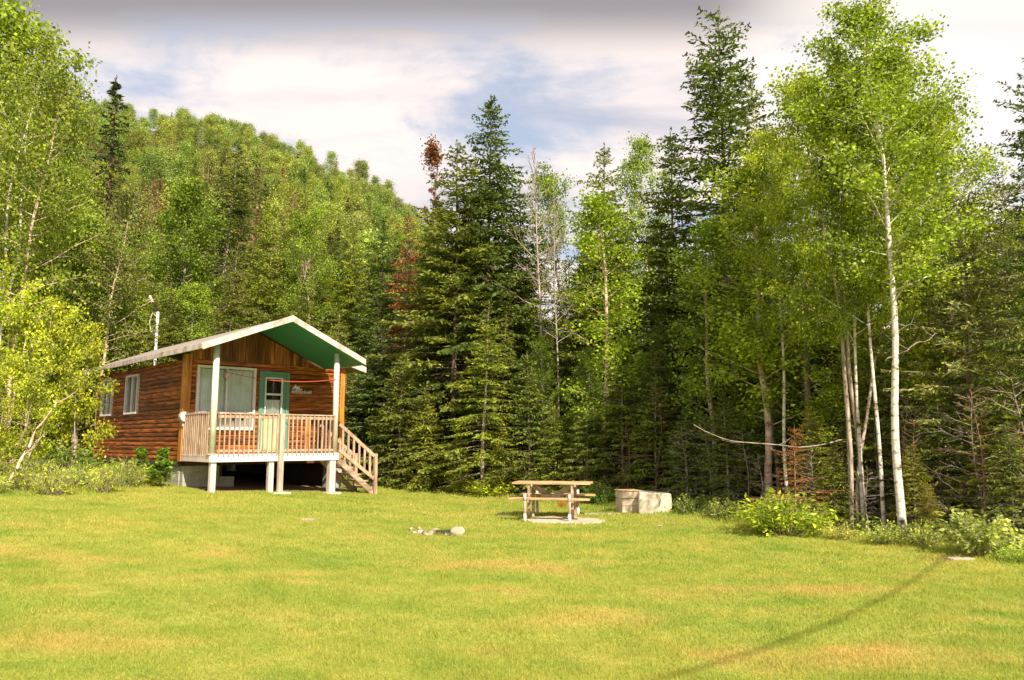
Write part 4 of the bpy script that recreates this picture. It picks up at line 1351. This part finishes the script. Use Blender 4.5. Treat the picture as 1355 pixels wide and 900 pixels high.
# roof
roof = MB()
YF, YM, YB = -2.15, -.30, CL + .12
def slab(mb, s0, z0, s1, z1, y0, y1, th):
    mb.prism([(s0, z0 - th), (s1, z1 - th), (s1, z1), (s0, z0)], 'y', y0, y1)
slab(roof, LS, LZ, RS, RZ, YF + .03, YB, TH)
slab(roof, RS, RZ, PS, PZ, YF + .03, YM + .01, TH)
slab(roof, RS, RZ, MS, MZ, YM + .012, YB, TH)
roof = roof.build('roof', M_ROOF, cab)
for (s0, z0, s1, z1) in ((LS - .02, LZ, RS, RZ + .012), (RS, RZ + .012, PS + .02, PZ)):
    m_ = MB()
    m_.prism([(s0, z0 - .145), (s1, z1 - .145), (s1, z1 + .012), (s0, z0 + .012)], 'y', YF - .012, YF + .028)
    m_.build('fascia', M_FASCIA, roof, .004)
MB().prism([(3.9, ztop(3.9) - .15), (MS + .02, MZ - .15), (MS + .02, MZ + .02), (3.9, ztop(3.9) + .02)], 'y', YM - .03, YM + .008).build('fascia', M_FASCIA, roof, .004)
MB().box(LS - .035, YF + .03, LZ - .12, LS - .002, YB, LZ + .012).build('eave_trim', M_FASCIA, roof, .004)
MB().box(PS + .002, YF + .03, PZ - .14, PS + .03, YM, PZ + .01).build('eave_trim', M_FASCIA, roof, .004)
# green soffit under both slopes of the porch
m_ = MB()
slab(m_, LS + .02, LZ - .105, RS, RZ - .105, YF + .032, -.08, .02)
slab(m_, RS, RZ - .105, PS - .01, PZ - .105, YF + .032, -.08, .02)
m_.build('soffit', M_SOFFIT, roof)

# front window
wf = empty('window'); wf.parent = cab
a, b, lo, hi = WIN_F
m_ = MB(); t = .065
m_.box(a - .03, -.085, lo - .03, a + t - .03, .04, hi + .03); m_.box(b - t + .03, -.085, lo - .03, b + .03, .04, hi + .03)
m_.box(a + t - .03, -.083, hi + .03 - t, b - t + .03, .04, hi + .03); m_.box(a + t - .03, -.083, lo - .03, b - t + .03, .04, lo + .04)
m_.box(a + t - .03, -.079, 2.28, b - t + .03, .03, 2.345)
m_.box((a + b) / 2 - .02, -.070, lo + .04, (a + b) / 2 + .02, .03, 2.28); m_.box((a + b) / 2 - .02, -.070, 2.345, (a + b) / 2 + .02, .03, hi - .035)
m_.build('frame', M_WHITE, wf, .004)
MB().box(a, -.03, lo, b, -.024, hi).build('pane', M_GLASS, wf)


def curtain(x0, x1, z0, z1, y, name, mat, parent, folds=9, amp=.025, scallop=0, axis='x'):
    n = folds * 8
    V, F = [], []
    for i in range(n + 1):
        t = i / n
        xx = x0 + (x1 - x0) * t
        yy = y + amp * math.sin(t * folds * 6.283 + .6 * math.sin(t * 9))
        top = z1 + (scallop * (abs(math.sin(t * math.pi * folds * .5)) ** 1.5 - 1) if scallop else 0)
        for zz in (z0, top):
            V.append((xx, yy, zz) if axis == 'x' else (yy, xx, zz))
    for i in range(n):
        F.append((2 * i, 2 * i + 2, 2 * i + 3, 2 * i + 1))
    me = quad_mesh(name, np.array(V), np.array(F), mat, smooth=True)
    return obj(name, me, parent)


curtain(a + .04, b - .04, 2.34, hi - .05, .012, 'curtain', M_CURT, wf, 11, .038)
curtain(a + .04, b - .04, lo + .02, lo + .36, .0, 'lace_curtain', M_LACE, wf, 12, .012, .16)
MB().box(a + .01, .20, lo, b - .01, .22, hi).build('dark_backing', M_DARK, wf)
# side windows
for (a, b, lo, hi) in WIN_S:
    w = empty('window'); w.parent = cab
    m_ = MB(); t = .06
    m_.box(-.085, a - .03, lo - .03, .04, a + t - .03, hi + .03); m_.box(-.085, b - t + .03, lo - .03, .04, b + .03, hi + .03)
    m_.box(-.083, a + t - .03, hi + .03 - t, .04, b - t + .03, hi + .03); m_.box(-.083, a + t - .03, lo - .03, .04, b - t + .03, lo + .03)
    m_.box(-.07, (a + b) / 2 - .02, lo + .03, .03, (a + b) / 2 + .02, hi - .03)
    m_.build('frame', M_WHITE, w, .004)
    MB().box(-.03, a, lo, -.024, b, hi).build('pane', M_GLASS, w)
    curtain(a + .04, a + (b - a) * .42, lo + .03, hi - .04, .05, 'curtain', M_CURT, w, 4, .02, axis='y')
# door
dr = empty('door'); dr.parent = cab
a, b, lo, hi = DOOR
m_ = MB()
m_.box(a - .02, -.08, lo, a + .07, .04, hi + .02); m_.box(b - .07, -.08, lo, b + .02, .04, hi + .02); m_.box(a + .07, -.078, hi - .06, b - .07, .04, hi + .02)
m_.build('door_frame', M_DOOR, dr, .004)
wz0, wz1, wx0, wx1 = 2.33, 3.30, a + .15, b - .17
m_ = MB()
m_.box(a + .072, -.045, wz0 - .05, wx0, .01, hi - .062); m_.box(wx1, -.045, wz0 - .05, b - .072, .01, hi - .062)
m_.box(wx0, -.045, wz1, wx1, .01, hi - .062)
m_.build('door_leaf', M_DOOR, dr, .002)
m_ = MB()
m_.box(a + .072, -.045, lo + .01, b - .072, .01, wz0 - .052)
for i in range(1, 5):
    xx = a + .072 + (b - a - .144) * i / 5
    m_.box(xx - .012, -.055, lo + .04, xx + .012, -.046, wz0 - .08)
m_.build('door_panel', M_DOORLIT, dr, .002)
m_ = MB(); t = .035
m_.box(wx0, -.062, wz0 - .05, wx0 + t, .0, wz1); m_.box(wx1 - t, -.062, wz0 - .05, wx1, .0, wz1)
m_.box(wx0 + t, -.060, wz1 - t, wx1 - t, 0, wz1); m_.box(wx0 + t, -.060, wz0 - .05, wx1 - t, 0, wz0 - .01); m_.box(wx0 + t, -.060, 2.82, wx1 - t, 0, 2.87)
m_.build('door_window', M_WHITE, dr, .003)
MB().box(wx0 + t, -.03, wz0, wx1 - t, -.025, wz1 - t).build('pane', M_GLASS, dr)
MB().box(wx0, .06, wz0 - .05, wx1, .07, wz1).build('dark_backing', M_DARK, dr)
curtain(wx0 + .03, wx1 - .03, wz0, 2.70, .03, 'door_curtain', M_CURT, dr, 5, .01)
m_ = MB().cyl((a + .11, -.045, 2.22), (a + .11, -.10, 2.22), .012).cyl((a + .11, -.10, 2.22), (a + .11, -.12, 2.22), .03)
m_.build('handle', M_METAL, dr)

# sign on the wall: a small script cut-out above a longer pale plaque, too small to read
sg = empty('name_sign', (0, 0, 0)); sg.parent = cab
cu = bpy.data.curves.new('sign_script', 'FONT'); cu.body = 'My'; cu.size = .20; cu.extrude = .006; cu.shear = .3; cu.offset = .006
co = bpy.data.objects.new('script_tmp', cu); COL.objects.link(co)
dg = bpy.context.evaluated_depsgraph_get()
me = bpy.data.meshes.new_from_object(co.evaluated_get(dg))
bpy.data.objects.remove(co)
me.materials.append(M_WHITE)
so_ = obj('sign_script', me, sg, (2.86, -.072, 3.02)); so_.rotation_euler = (R(90), R(-18) * -1, 0)
m_ = MB()
rr = random.Random(8)
x = 2.84
while x < 3.40:
    w = rr.uniform(.03, .05); h = rr.uniform(.045, .075)
    m_.cyl((x + w / 2, -.078, 2.945), (x + w / 2, -.062, 2.945), w * .62, n=8)
    if rr.random() < .6: m_.box(x + w - .008, -.078, 2.90, x + w + .004, -.062, 2.945 + h)
    x += w + .008
m_.box(2.82, -.066, 2.90, 3.42, -.058, 2.916)
m_.build('sign_plaque', M_METAL, sg)
# meter and conduit on the corner
mt = MB().cyl((-.05, -.22, 2.19), (-.05, -.075, 2.19), .13, n=18).box(-.09, -.15, 1.95, .05, -.078, 2.12).build('electric_meter', M_METAL, cab, .006)
MB().box(3.30, -.10, 1.28, 3.39, -.076, 2.18).build('wall_batten', M_CORNER, cab, .003)

# deck
deck = empty('deck'); deck.parent = cab
DY, DS = -1.84, 3.27
m_ = MB()
y = DY + .03
while y < -.08:
    m_.box(-.02, y, ZF - .035, DS + .02, min(y + .135, -.078), ZF); y += .14
m_.build('floor_boards', M_WEATHER, deck)
m_ = MB(); m_.box(-.04, DY - .04, 1.10, DS + .04, DY, ZF + .012); m_.build('fascia', M_WHITE, deck, .004)
MB().box(-.06, DY + .002, 1.10, -.022, -.08, ZF).build('fascia', M_PILLAR, deck, .004)
MB().box(DS + .022, DY + .002, 1.10, DS + .05, -.08, ZF).build('fascia', M_PILLAR, deck, .004)
for jx in (.6, 1.2, 1.8, 2.4):
    MB().box(jx, DY + .002, 1.10, jx + .05, -.08, ZF - .037).build('joist', M_UNDER, deck)


def gl_local(s, y):
    p = CAB_O + CU * s + CV * y
    return gz1(p.x, p.y)


def post(s, y, w, z1, mat, name='deck_leg', d=None, z0=None, pad=True):
    z0 = gl_local(s, y) if z0 is None else z0
    d = d or w
    MB().box(s - w / 2, y - d / 2, z0 - .1, s + w / 2, y + d / 2, z1).build(name, mat, deck, .006)
    if pad:
        MB().box(s - .22, y - .2, z0 - .1, s + .22, y + .2, z0 + .035).build('footing', M_CONC, deck, .02)


post(0.05, DY - .0 + .07, .13, 1.098, M_PILLAR, pad=False)
post(1.48, DY + .07, .13, 1.098, M_PILLAR, pad=False)
post(3.16, DY + .07, .17, 1.098, M_PILLAR)
post(1.66, DY - .10, .115, 2.26, M_POSTGREY, 'newel_post')
for (s, y, zt) in ((.02, DY + .07, ztop(.02) - .13), (DS - .03, DY + .07, ztop(DS - .03, True) - .13)):
    p_ = MB().cyl((s, y, ZF), (s, y, zt), .078, .072, 16).build('porch_post', M_POSTPAINT, cab, 0, True)
    MB().cyl((s, y, ZF - .002), (s, y, ZF + .03), .12, .12, 16).build('post_base', M_POSTGREY, p_)

RZT = 2.26


def railing(p0, p1, label=None):
    e = empty('railing'); e.parent = cab
    p0, p1 = Vector(p0), Vector(p1)
    L = (p1 - p0).length
    up = Vector((0, 0, 1))
    MB().bar(p0 + up * (RZT - .02), p1 + up * (RZT - .02), .10, .035).build('top_rail', M_WEATHER, e, .004)
    MB().bar(p0 + up * (RZT - .09), p1 + up * (RZT - .09), .035, .08).build('sub_rail', M_WEATHER, e, .003)
    MB().bar(p0 + up * (ZF + .09), p1 + up * (ZF + .09), .035, .06).build('bottom_rail', M_WEATHER, e, .003)
    n = int(L / .118)
    dv = (p1 - p0) / L
    nrm = Vector((dv.y, -dv.x, 0))
    for i in range(n + 1):
        q = p0 + dv * (.03 + (L - .06) * i / n) + nrm * .036
        rr_ = rr.uniform(-.006, .006)
        MB().bar(q + up * (ZF - .035), q + up * (RZT - .045) + dv * rr_, .033, .033, up=dv).build('baluster', M_WEATHER, e)
    return e


railing((.10, DY - .008, 0), (1.60, DY - .008, 0))
railing((1.72, DY - .008, 0), (DS - .09, DY - .008, 0))
railing((-.02, -.12, 0), (-.02, DY + .16, 0))

# stairs off the end of the deck
st = empty('stairs'); st.parent = cab
sx0, sx1 = DS + .05, DS + 1.16
zg = gl_local(sx1, DY + .4)
ny, fy = DY + .02, DY + .92
nst = 5
for y in (ny, fy):
    MB().bar((sx0, y, ZF - .16), (sx1 - .02, y, zg + .02), .045, .14).build('stringer', M_OLDPLANK if y == ny else M_WEATHER, st, .004)
for i in range(nst):
    zt = ZF - (ZF - zg) * (i + 1) / (nst + 1)
    xx = sx0 + (sx1 - sx0) * (i + .55) / (nst + .3)
    MB().box(xx - .03, ny + .024, zt - .04, xx + .22, fy - .024, zt).build('tread', M_WEATHER, st, .004)
for y in (ny, fy):
    hr = empty('stair_rail'); hr.parent = cab
    yo = y - .05 if y == ny else y + .05
    MB().box(sx1 - .03, yo - .045, zg - .1, sx1 + .06, yo + .045, zg + 1.06).build('newel', M_WEATHER, hr, .005)
    A0 = Vector((sx0, yo, 2.02)); A1 = Vector((sx1 - .03, yo, zg + 1.0))
    MB().bar(A0, A1, .05, .09).build('hand_rail', M_WEATHER, hr, .004)
    B0 = A0 - Vector((0, 0, .66)); B1 = A1 - Vector((0, 0, .60))
    MB().bar(B0, B1, .04, .09).build('lower_rail', M_WEATHER, hr, .004)
    for i in range(6):
        t = (i + .6) / 6.4
        p = A0.lerp(A1, t); q = B0.lerp(B1, t)
        MB().bar(p, q, .055, .03, up=(0, 1, 0)).build('baluster', M_WEATHER, hr)

# block foundation: courses of concrete blocks with mortar gaps
def block_wall(name, s0, s1, y0, y1, z0, z1, along):
    m_ = MB(); k = 0; z = z1 - .005
    while z > z0 - .15:
        L0, L1 = (s0, s1) if along == 's' else (y0, y1)
        t = L0 - (.2 if k % 2 else 0)
        while t < L1 - .01:
            q0, q1 = max(t, L0) + .005, min(t + .4, L1) - .005
            if q1 - q0 > .03:
                if along == 's': m_.box(q0, y0, z - .19, q1, y1, z)
                else: m_.box(s0, q0, z - .19, s1, q1, z)
            t += .4
        z -= .2; k += 1
    o = m_.build(name, M_BLOCK, cab, .004)
    MB().box(s0 + .012, y0 + .012, z0 - .1, s1 - .012, y1 - .012, z1 - .012).build('mortar', M_MORTAR, o)


g_ = gl_local(0, 0)
block_wall('foundation_wall', .02, .95, -.02, .17, g_ - .1, .978, 's')
block_wall('foundation_wall', 0.0, .19, .18, 1.0, g_ - .1, .978, 'y')
block_wall('foundation_wall', .95, 1.35, -.02, .17, g_ - .1, g_ + .22, 's')
for (s, y) in ((0.0, 3.7), (0.0, 7.2), (4.2, .1), (4.2, 3.7), (4.2, 7.2), (2.2, 3.7), (2.2, 7.2)):
    block_wall('foundation_pier', s, s + .4, y, y + .4, gl_local(s, y) - .1, .978, 's')

for (a_, b_) in ((.4, 2.2), (3.6, 4.2)):
    MB().box(a_, CL - .3, gl_local(a_, CL) - .3, b_, CL - .25, .978).build('light_block_board', M_UNDER, cab)  # added boards closing the open back, to keep the space under the deck dark
MB().box(CW - .1, .8, gl_local(CW, 2) - .3, CW - .06, CL - .6, .978).build('light_block_board', M_UNDER, cab)  # added board on the far side, blocking light under the floor likewise

# things on the porch
c_ = curtain(-.10, 0, 0, 1, 0, 'draped_cloth', M_CLOTH, None, 3, .02)
bpy.data.objects.remove(c_)
V, F = [], []
nn, mm = 26, 12
for i in range(nn + 1):
    for j in range(mm + 1):
        t, u = i / nn, j / mm
        y = -1.35 + .95 * t
        zz = 2.29 - u * (.72 + .10 * math.sin(t * 7))
        V.append((.03 + .022 * math.sin(t * 24) * (.3 + u) + (.0 if u > .05 else -.05), y + .03 * math.sin(u * 5 + t * 8), zz))
for i in range(nn):
    for j in range(mm):
        q = i * (mm + 1) + j
        F.append((q, q + 1, q + mm + 2, q + mm + 1))
cl_ = obj('blanket', quad_mesh('blanket', np.array(V), np.array(F), M_CLOTH, smooth=True))
cl_.location = CAB_O; cl_.rotation_euler = (0, 0, CAB_A)
sm = cl_.modifiers.new('thick', 'SOLIDIFY'); sm.thickness = .008
tag(cl_, 'pink and white blanket hung over the short side railing of the porch', 'blanket')


def cl2w(s, y, z):
    p = CAB_O + CU * s + CV * y
    return Vector((p.x, p.y, z))


pts = []
A_, B_ = cl2w(.98, -.16, 3.36), cl2w(3.22, DY + .0, 3.20)
for i in range(17):
    t = i / 16
    p = A_.lerp(B_, t); p.z -= .14 * 4 * t * (1 - t)
    pts.append(p)
m_ = MB().tube(pts, .009, 6)
tag(m_.build('clothes_line', M_RED), 'thin red cord strung across the porch in front of the door', 'cord')
import bmesh
def ball(name, loc, r, mat, sc=(1, 1, 1), parent=None, seed=0, rough=.0, sub=3):
    bm = bmesh.new()
    bmesh.ops.create_icosphere(bm, subdivisions=sub, radius=r)
    rs_ = random.Random(seed)
    dirs = [(Vector((rs_.gauss(0, 1), rs_.gauss(0, 1), rs_.gauss(0, 1))).normalized(), rs_.uniform(.45, .85)) for _ in range(11)]
    for v in bm.verts:
        if rough:
            n = v.co.normalized()
            for d, c in dirs:                       # faceted like a broken stone
                k = n.dot(d)
                if k > c: v.co -= d * (k - c) * r * rough * 2
        v.co = Vector((v.co.x * sc[0], v.co.y * sc[1], v.co.z * sc[2]))
    me = bpy.data.meshes.new(name); bm.to_mesh(me); bm.free()
    me.materials.append(mat)
    for p in me.polygons: p.use_smooth = True
    o = obj(name, me, parent, loc)
    return o
o = ball('hanging_lantern', cl2w(.98, -.18, 3.28), .085, M_CLOTH, (1, 1, 1.15))
tag(o, 'small round pinkish lantern hanging in front of the large porch window', 'lantern')

# service pole behind the cabin
px0 = at(206, 462, 30.5)
pb = (px0[0], 30.5)
pe = empty('service_pole', (pb[0], pb[1], gz1(*pb))); tag(pe, 'thin white pole with a dark bracket rising behind the cabin roof', 'pole')
ht = at(206, 412, 30.5)[2] - gz1(*pb)
MB().cyl((0, 0, -.2), (0, 0, ht), .062, .055, 12).build('pole', M_WHITE, pe, 0, True)
MB().cyl((0, 0, ht), (0, 0, ht + .12), .08, .05, 10).build('pole_cap', M_DARK, pe)
MB().tube([(-.02, -.08, ht - .2), (-.18, -.1, ht - .1), (-.26, -.1, ht - .45), (-.2, -.1, ht - .8), (-.07, -.08, ht - .9)], .02, 6).build('service_cable', M_METAL, pe)
MB().bar((0, 0, ht + .05), (-.28, -.05, ht + .38), .05, .05).build('bracket', M_DARK, pe)
MB().cyl((-.26, -.05, ht + .34), (-.36, -.05, ht + .62), .10, .07, 10).build('insulator', M_CLOTH, pe)

# ------------------------------------------------------------------ picnic table
TY = 16.5
tx = at(732, 660, TY)[0]
tb = empty('picnic_table', (tx, TY, gz1(tx, TY)), R(-11)); tb.scale = (.90, .90, .98); tag(tb, 'wooden picnic table with attached benches on a concrete pad', 'picnic table')
rr = random.Random(4)
for i in range(5):
    y = -.37 + i * .155
    MB().box(-.90 + rr.uniform(-.015, .015), y, .735, .90 + rr.uniform(-.015, .015), y + .14, .775).build('table_plank', M_TABLE, tb, .005)
for y in (-.82, .66):
    be = empty('bench'); be.parent = tb
    MB().box(-.90, y - .02, .44, .92, y + .12, .478).build('bench_plank', M_TABLE, be, .005)
    MB().box(-.88, y + .135, .44, .90, y + .25, .478).build('bench_plank', M_TABLE, be, .005)
for x in (-.52, .48):
    for y in (-.84, .88):
        l_ = MB().cyl((x, y, 0), (x, y, .56), .034, .030, 12).build('leg', M_POSTGREY, tb, 0, True)
        MB().cyl((x, y, -.05), (x, y, .17), .037, .036, 12).build('painted_foot', M_PILLAR, l_, 0, True)
        MB().cyl((x, y, .43), (x, y, .565), .035, .033, 12).build('painted_top', M_PILLAR, l_, 0, True)
    for y in (-.30, .30):
        MB().box(x - .03, y - .04, -.02, x + .03, y + .04, .735).build('inner_leg', M_OLDPLANK, tb, .004)
    MB().box(x + .052, -.86, .395, x + .09, .90, .438).build('cross_beam', M_OLDPLANK, tb, .003)
    MB().box(x + .052, -.38, .69, x + .09, .40, .734).build('cross_beam', M_OLDPLANK, tb, .003)
MB().bar((-.48, 0, .70), (-.02, .02, .44), .04, .11).build('brace', M_OLDPLANK, tb, .003)
MB().bar((.44, 0, .70), (-.02, -.02, .44), .04, .11).build('brace', M_OLDPLANK, tb, .003)
MB().box(-.50, -.025, .40, .48, .025, .46).build('long_beam', M_OLDPLANK, tb, .003)


def slab_obj(name, cx, cy, w, d, seed, mat, label, h=.035, rz=0.0, cat='pad', n=14):
    rs_ = random.Random(seed)
    m_ = MB()
    P = []
    for i in range(n):
        a_ = 2 * math.pi * i / n
        cc_, ss_ = math.cos(a_), math.sin(a_)
        k = 1 / max(abs(cc_), abs(ss_)) ** .7 * rs_.uniform(.9, 1.05)
        P.append((cc_ * w / 2 * k, ss_ * d / 2 * k))
    m_.prism(P, 'z', -.06, h)
    o = m_.build(name, mat, None, .008)
    o.location = (cx, cy, gz1(cx, cy)); o.rotation_euler = (0, 0, rz)
    tag(o, label, cat)
    return o


slab_obj('concrete_pad', at(748, 684, 15.95)[0], 16.0, 1.55, 1.15, 2, M_PAD, 'weathered pale concrete pad under the picnic table', rz=R(-24), h=.035)
slab_obj('concrete_pad', at(800, 678, 17.2)[0], 17.35, .85, .35, 4, M_PAD, 'thin strip of pale gravelly concrete between the table and the plank box', h=.02)
slab_obj('concrete_pad', at(667, 676, 17.4)[0], 17.3, .35, .28, 5, M_PAD, 'small pale slab beyond the shaded end of the picnic table', h=.02)

# concrete block and plank box
BY = 17.55
x = at(864, 668, BY)[0]
cb = MB()
cb.v = [(-.36, -.27, -.05), (.40, -.18, -.05), (.42, .34, -.05), (-.30, .30, -.05), (-.345, -.24, .47), (.385, -.16, .435), (.40, .32, .43), (-.28, .28, .49)]
cb.f = [(0, 3, 2, 1), (4, 5, 6, 7), (0, 1, 5, 4), (1, 2, 6, 5), (2, 3, 7, 6), (3, 0, 4, 7)]
o = cb.build('concrete_block', M_CONC, None, .018); o.location = (x, BY, gz1(x, BY))
tag(o, 'pale concrete block with chipped top beside the plank box', 'concrete block')
o = MB().bar((.05, -.226, .46), (.13, -.235, .30), .012, .012).bar((.13, -.235, .30), (.09, -.24, .16), .010, .010).build('crack', M_CHAR, o)
x = at(832, 668, BY + .15)[0]
pb_ = empty('plank_box', (x, BY + .22, gz1(x, BY + .2)), R(12)); tag(pb_, 'weathered grey-brown plank box leaning against the concrete block', 'box')
for i in range(3):
    z0 = .01 + i * .155
    MB().box(-.22, -.22, z0, .20, -.195, z0 + .145).build('front_plank', M_BOXPL, pb_, .004)
    MB().box(-.222, -.193, z0, -.197, .22, z0 + .145).build('side_plank', M_BOXPL, pb_, .004)
MB().box(-.24, -.24, .475, .23, .24, .50).build('lid', M_TABLE, pb_, .006)
MB().box(.20, -.20, 0, .224, .22, .47).build('side_plank', M_BOXPL, pb_, .004)

# fire ring
FY = 13.55
fx = lambda px: at(px, 703, FY)[0]
rr = random.Random(6)
o = ball('boulder', (fx(607), FY - .02, gz1(fx(607), FY) + .05), .15, M_STONEW, (1.0, .8, .72), seed=3, rough=.5); tag(o, 'largest pale rounded stone at one end of the fire ring', 'stone')
o = ball('fire_stone', (fx(560), FY - .12, gz1(fx(560), FY) + .03), .11, M_STONE, (1.3, .8, .6), seed=5, rough=.6); tag(o, 'flat tan stone at the front of the fire ring', 'stone')
o = ball('fire_stone', (fx(571), FY + .02, gz1(fx(571), FY) + .03), .07, M_STONEW, (1, .8, .8), seed=9, rough=.5); tag(o, 'small white stone in the middle of the fire ring', 'stone')
for i in range(9):
    a_ = i * 2 * math.pi / 9 + .3
    x = fx(576) + .44 * math.cos(a_); y = FY + .12 + .34 * math.sin(a_)
    if abs(x - fx(607)) < .12 and y < FY + .2: continue
    o = ball('fire_stone', (x, y, gz1(x, y) + .02), rr.uniform(.07, .11), M_STONE, (1.2, .9, .6), seed=20 + i, rough=.6, sub=2)
    o.rotation_euler = (0, 0, rr.uniform(0, 6))
    tag(o, 'tan stone of the low ring around the ashes', 'stone', 'tan stones of the fire ring')
m_ = MB().cyl((-.14, 0, .03), (.13, .04, .05), .035, .03, 9)
o = m_.build('charred_log', M_CHAR, None, 0, True); o.location = (fx(588), FY + .02, gz1(fx(588), FY)); tag(o, 'short charred log lying in the fire ring', 'log')
slab_obj('ash_patch', fx(576), FY + .12, .75, .55, 9, M_CHAR, 'dark ashes inside the fire ring', h=.012, cat='ashes')

o = slab_obj('flat_stone', at(1262, 736, 10.9)[0], 10.75, .36, .18, 7, M_STONEW, 'flat pale stone on the lawn edge below the pale leafy bush', h=.03, cat='stone')
o = slab_obj('flat_stone', at(431, 690, 15.6)[0], 14.2, .26, .10, 8, M_STONE, 'small tan stone lying flat in the open lawn before the cabin', h=.03, cat='stone')
o = ball('pebble', (at(868, 694, 15)[0], 14.6, gz1(2.8, 14.6) + .03), .05, M_STONEW, (1, .8, .7), seed=31, rough=.5, sub=2); tag(o, 'small white stone in the grass before the concrete block', 'stone')
o = bush(BU_C, 744, 664, 18.8, 16, 12, (.50, .20, .05), 'small orange-leaved plant seen under the picnic table')


# overhead cable that draws its shadow across the lawn
def on_ground(px, py):
    a_, dy_, dz_ = ray(px, py)
    Y_ = -CAMZ / dz_ * dy_
    return Vector((a_ / dy_ * Y_, Y_, 0))


ctrl = [on_ground(*q) for q in ((1252, 738), (1180, 787), (1100, 826), (1000, 862), (870, 899))]
ctrl = [ctrl[0] * 2 - ctrl[1]] + ctrl + [ctrl[-1] * 2 - ctrl[-2], ctrl[-1] * 3 - ctrl[-2] * 2]
kz = 6.0
off = Vector((TO_SUN.x, TO_SUN.y, 0)) / TO_SUN.z
pts = []
for i in range(41):
    t = i / 40
    u_ = t * (len(ctrl) - 1); k_ = min(int(u_), len(ctrl) - 2)
    h = kz + 2.0 * (t - .5) ** 2
    q = ctrl[k_].lerp(ctrl[k_ + 1], u_ - k_)
    pts.append(q + off * h + Vector((0, 0, h)))
m_ = MB().tube(pts, .017, 8)
tag(m_.build('overhead_cable', M_DARK), 'dark overhead cable whose shadow crosses the lawn', 'cable')
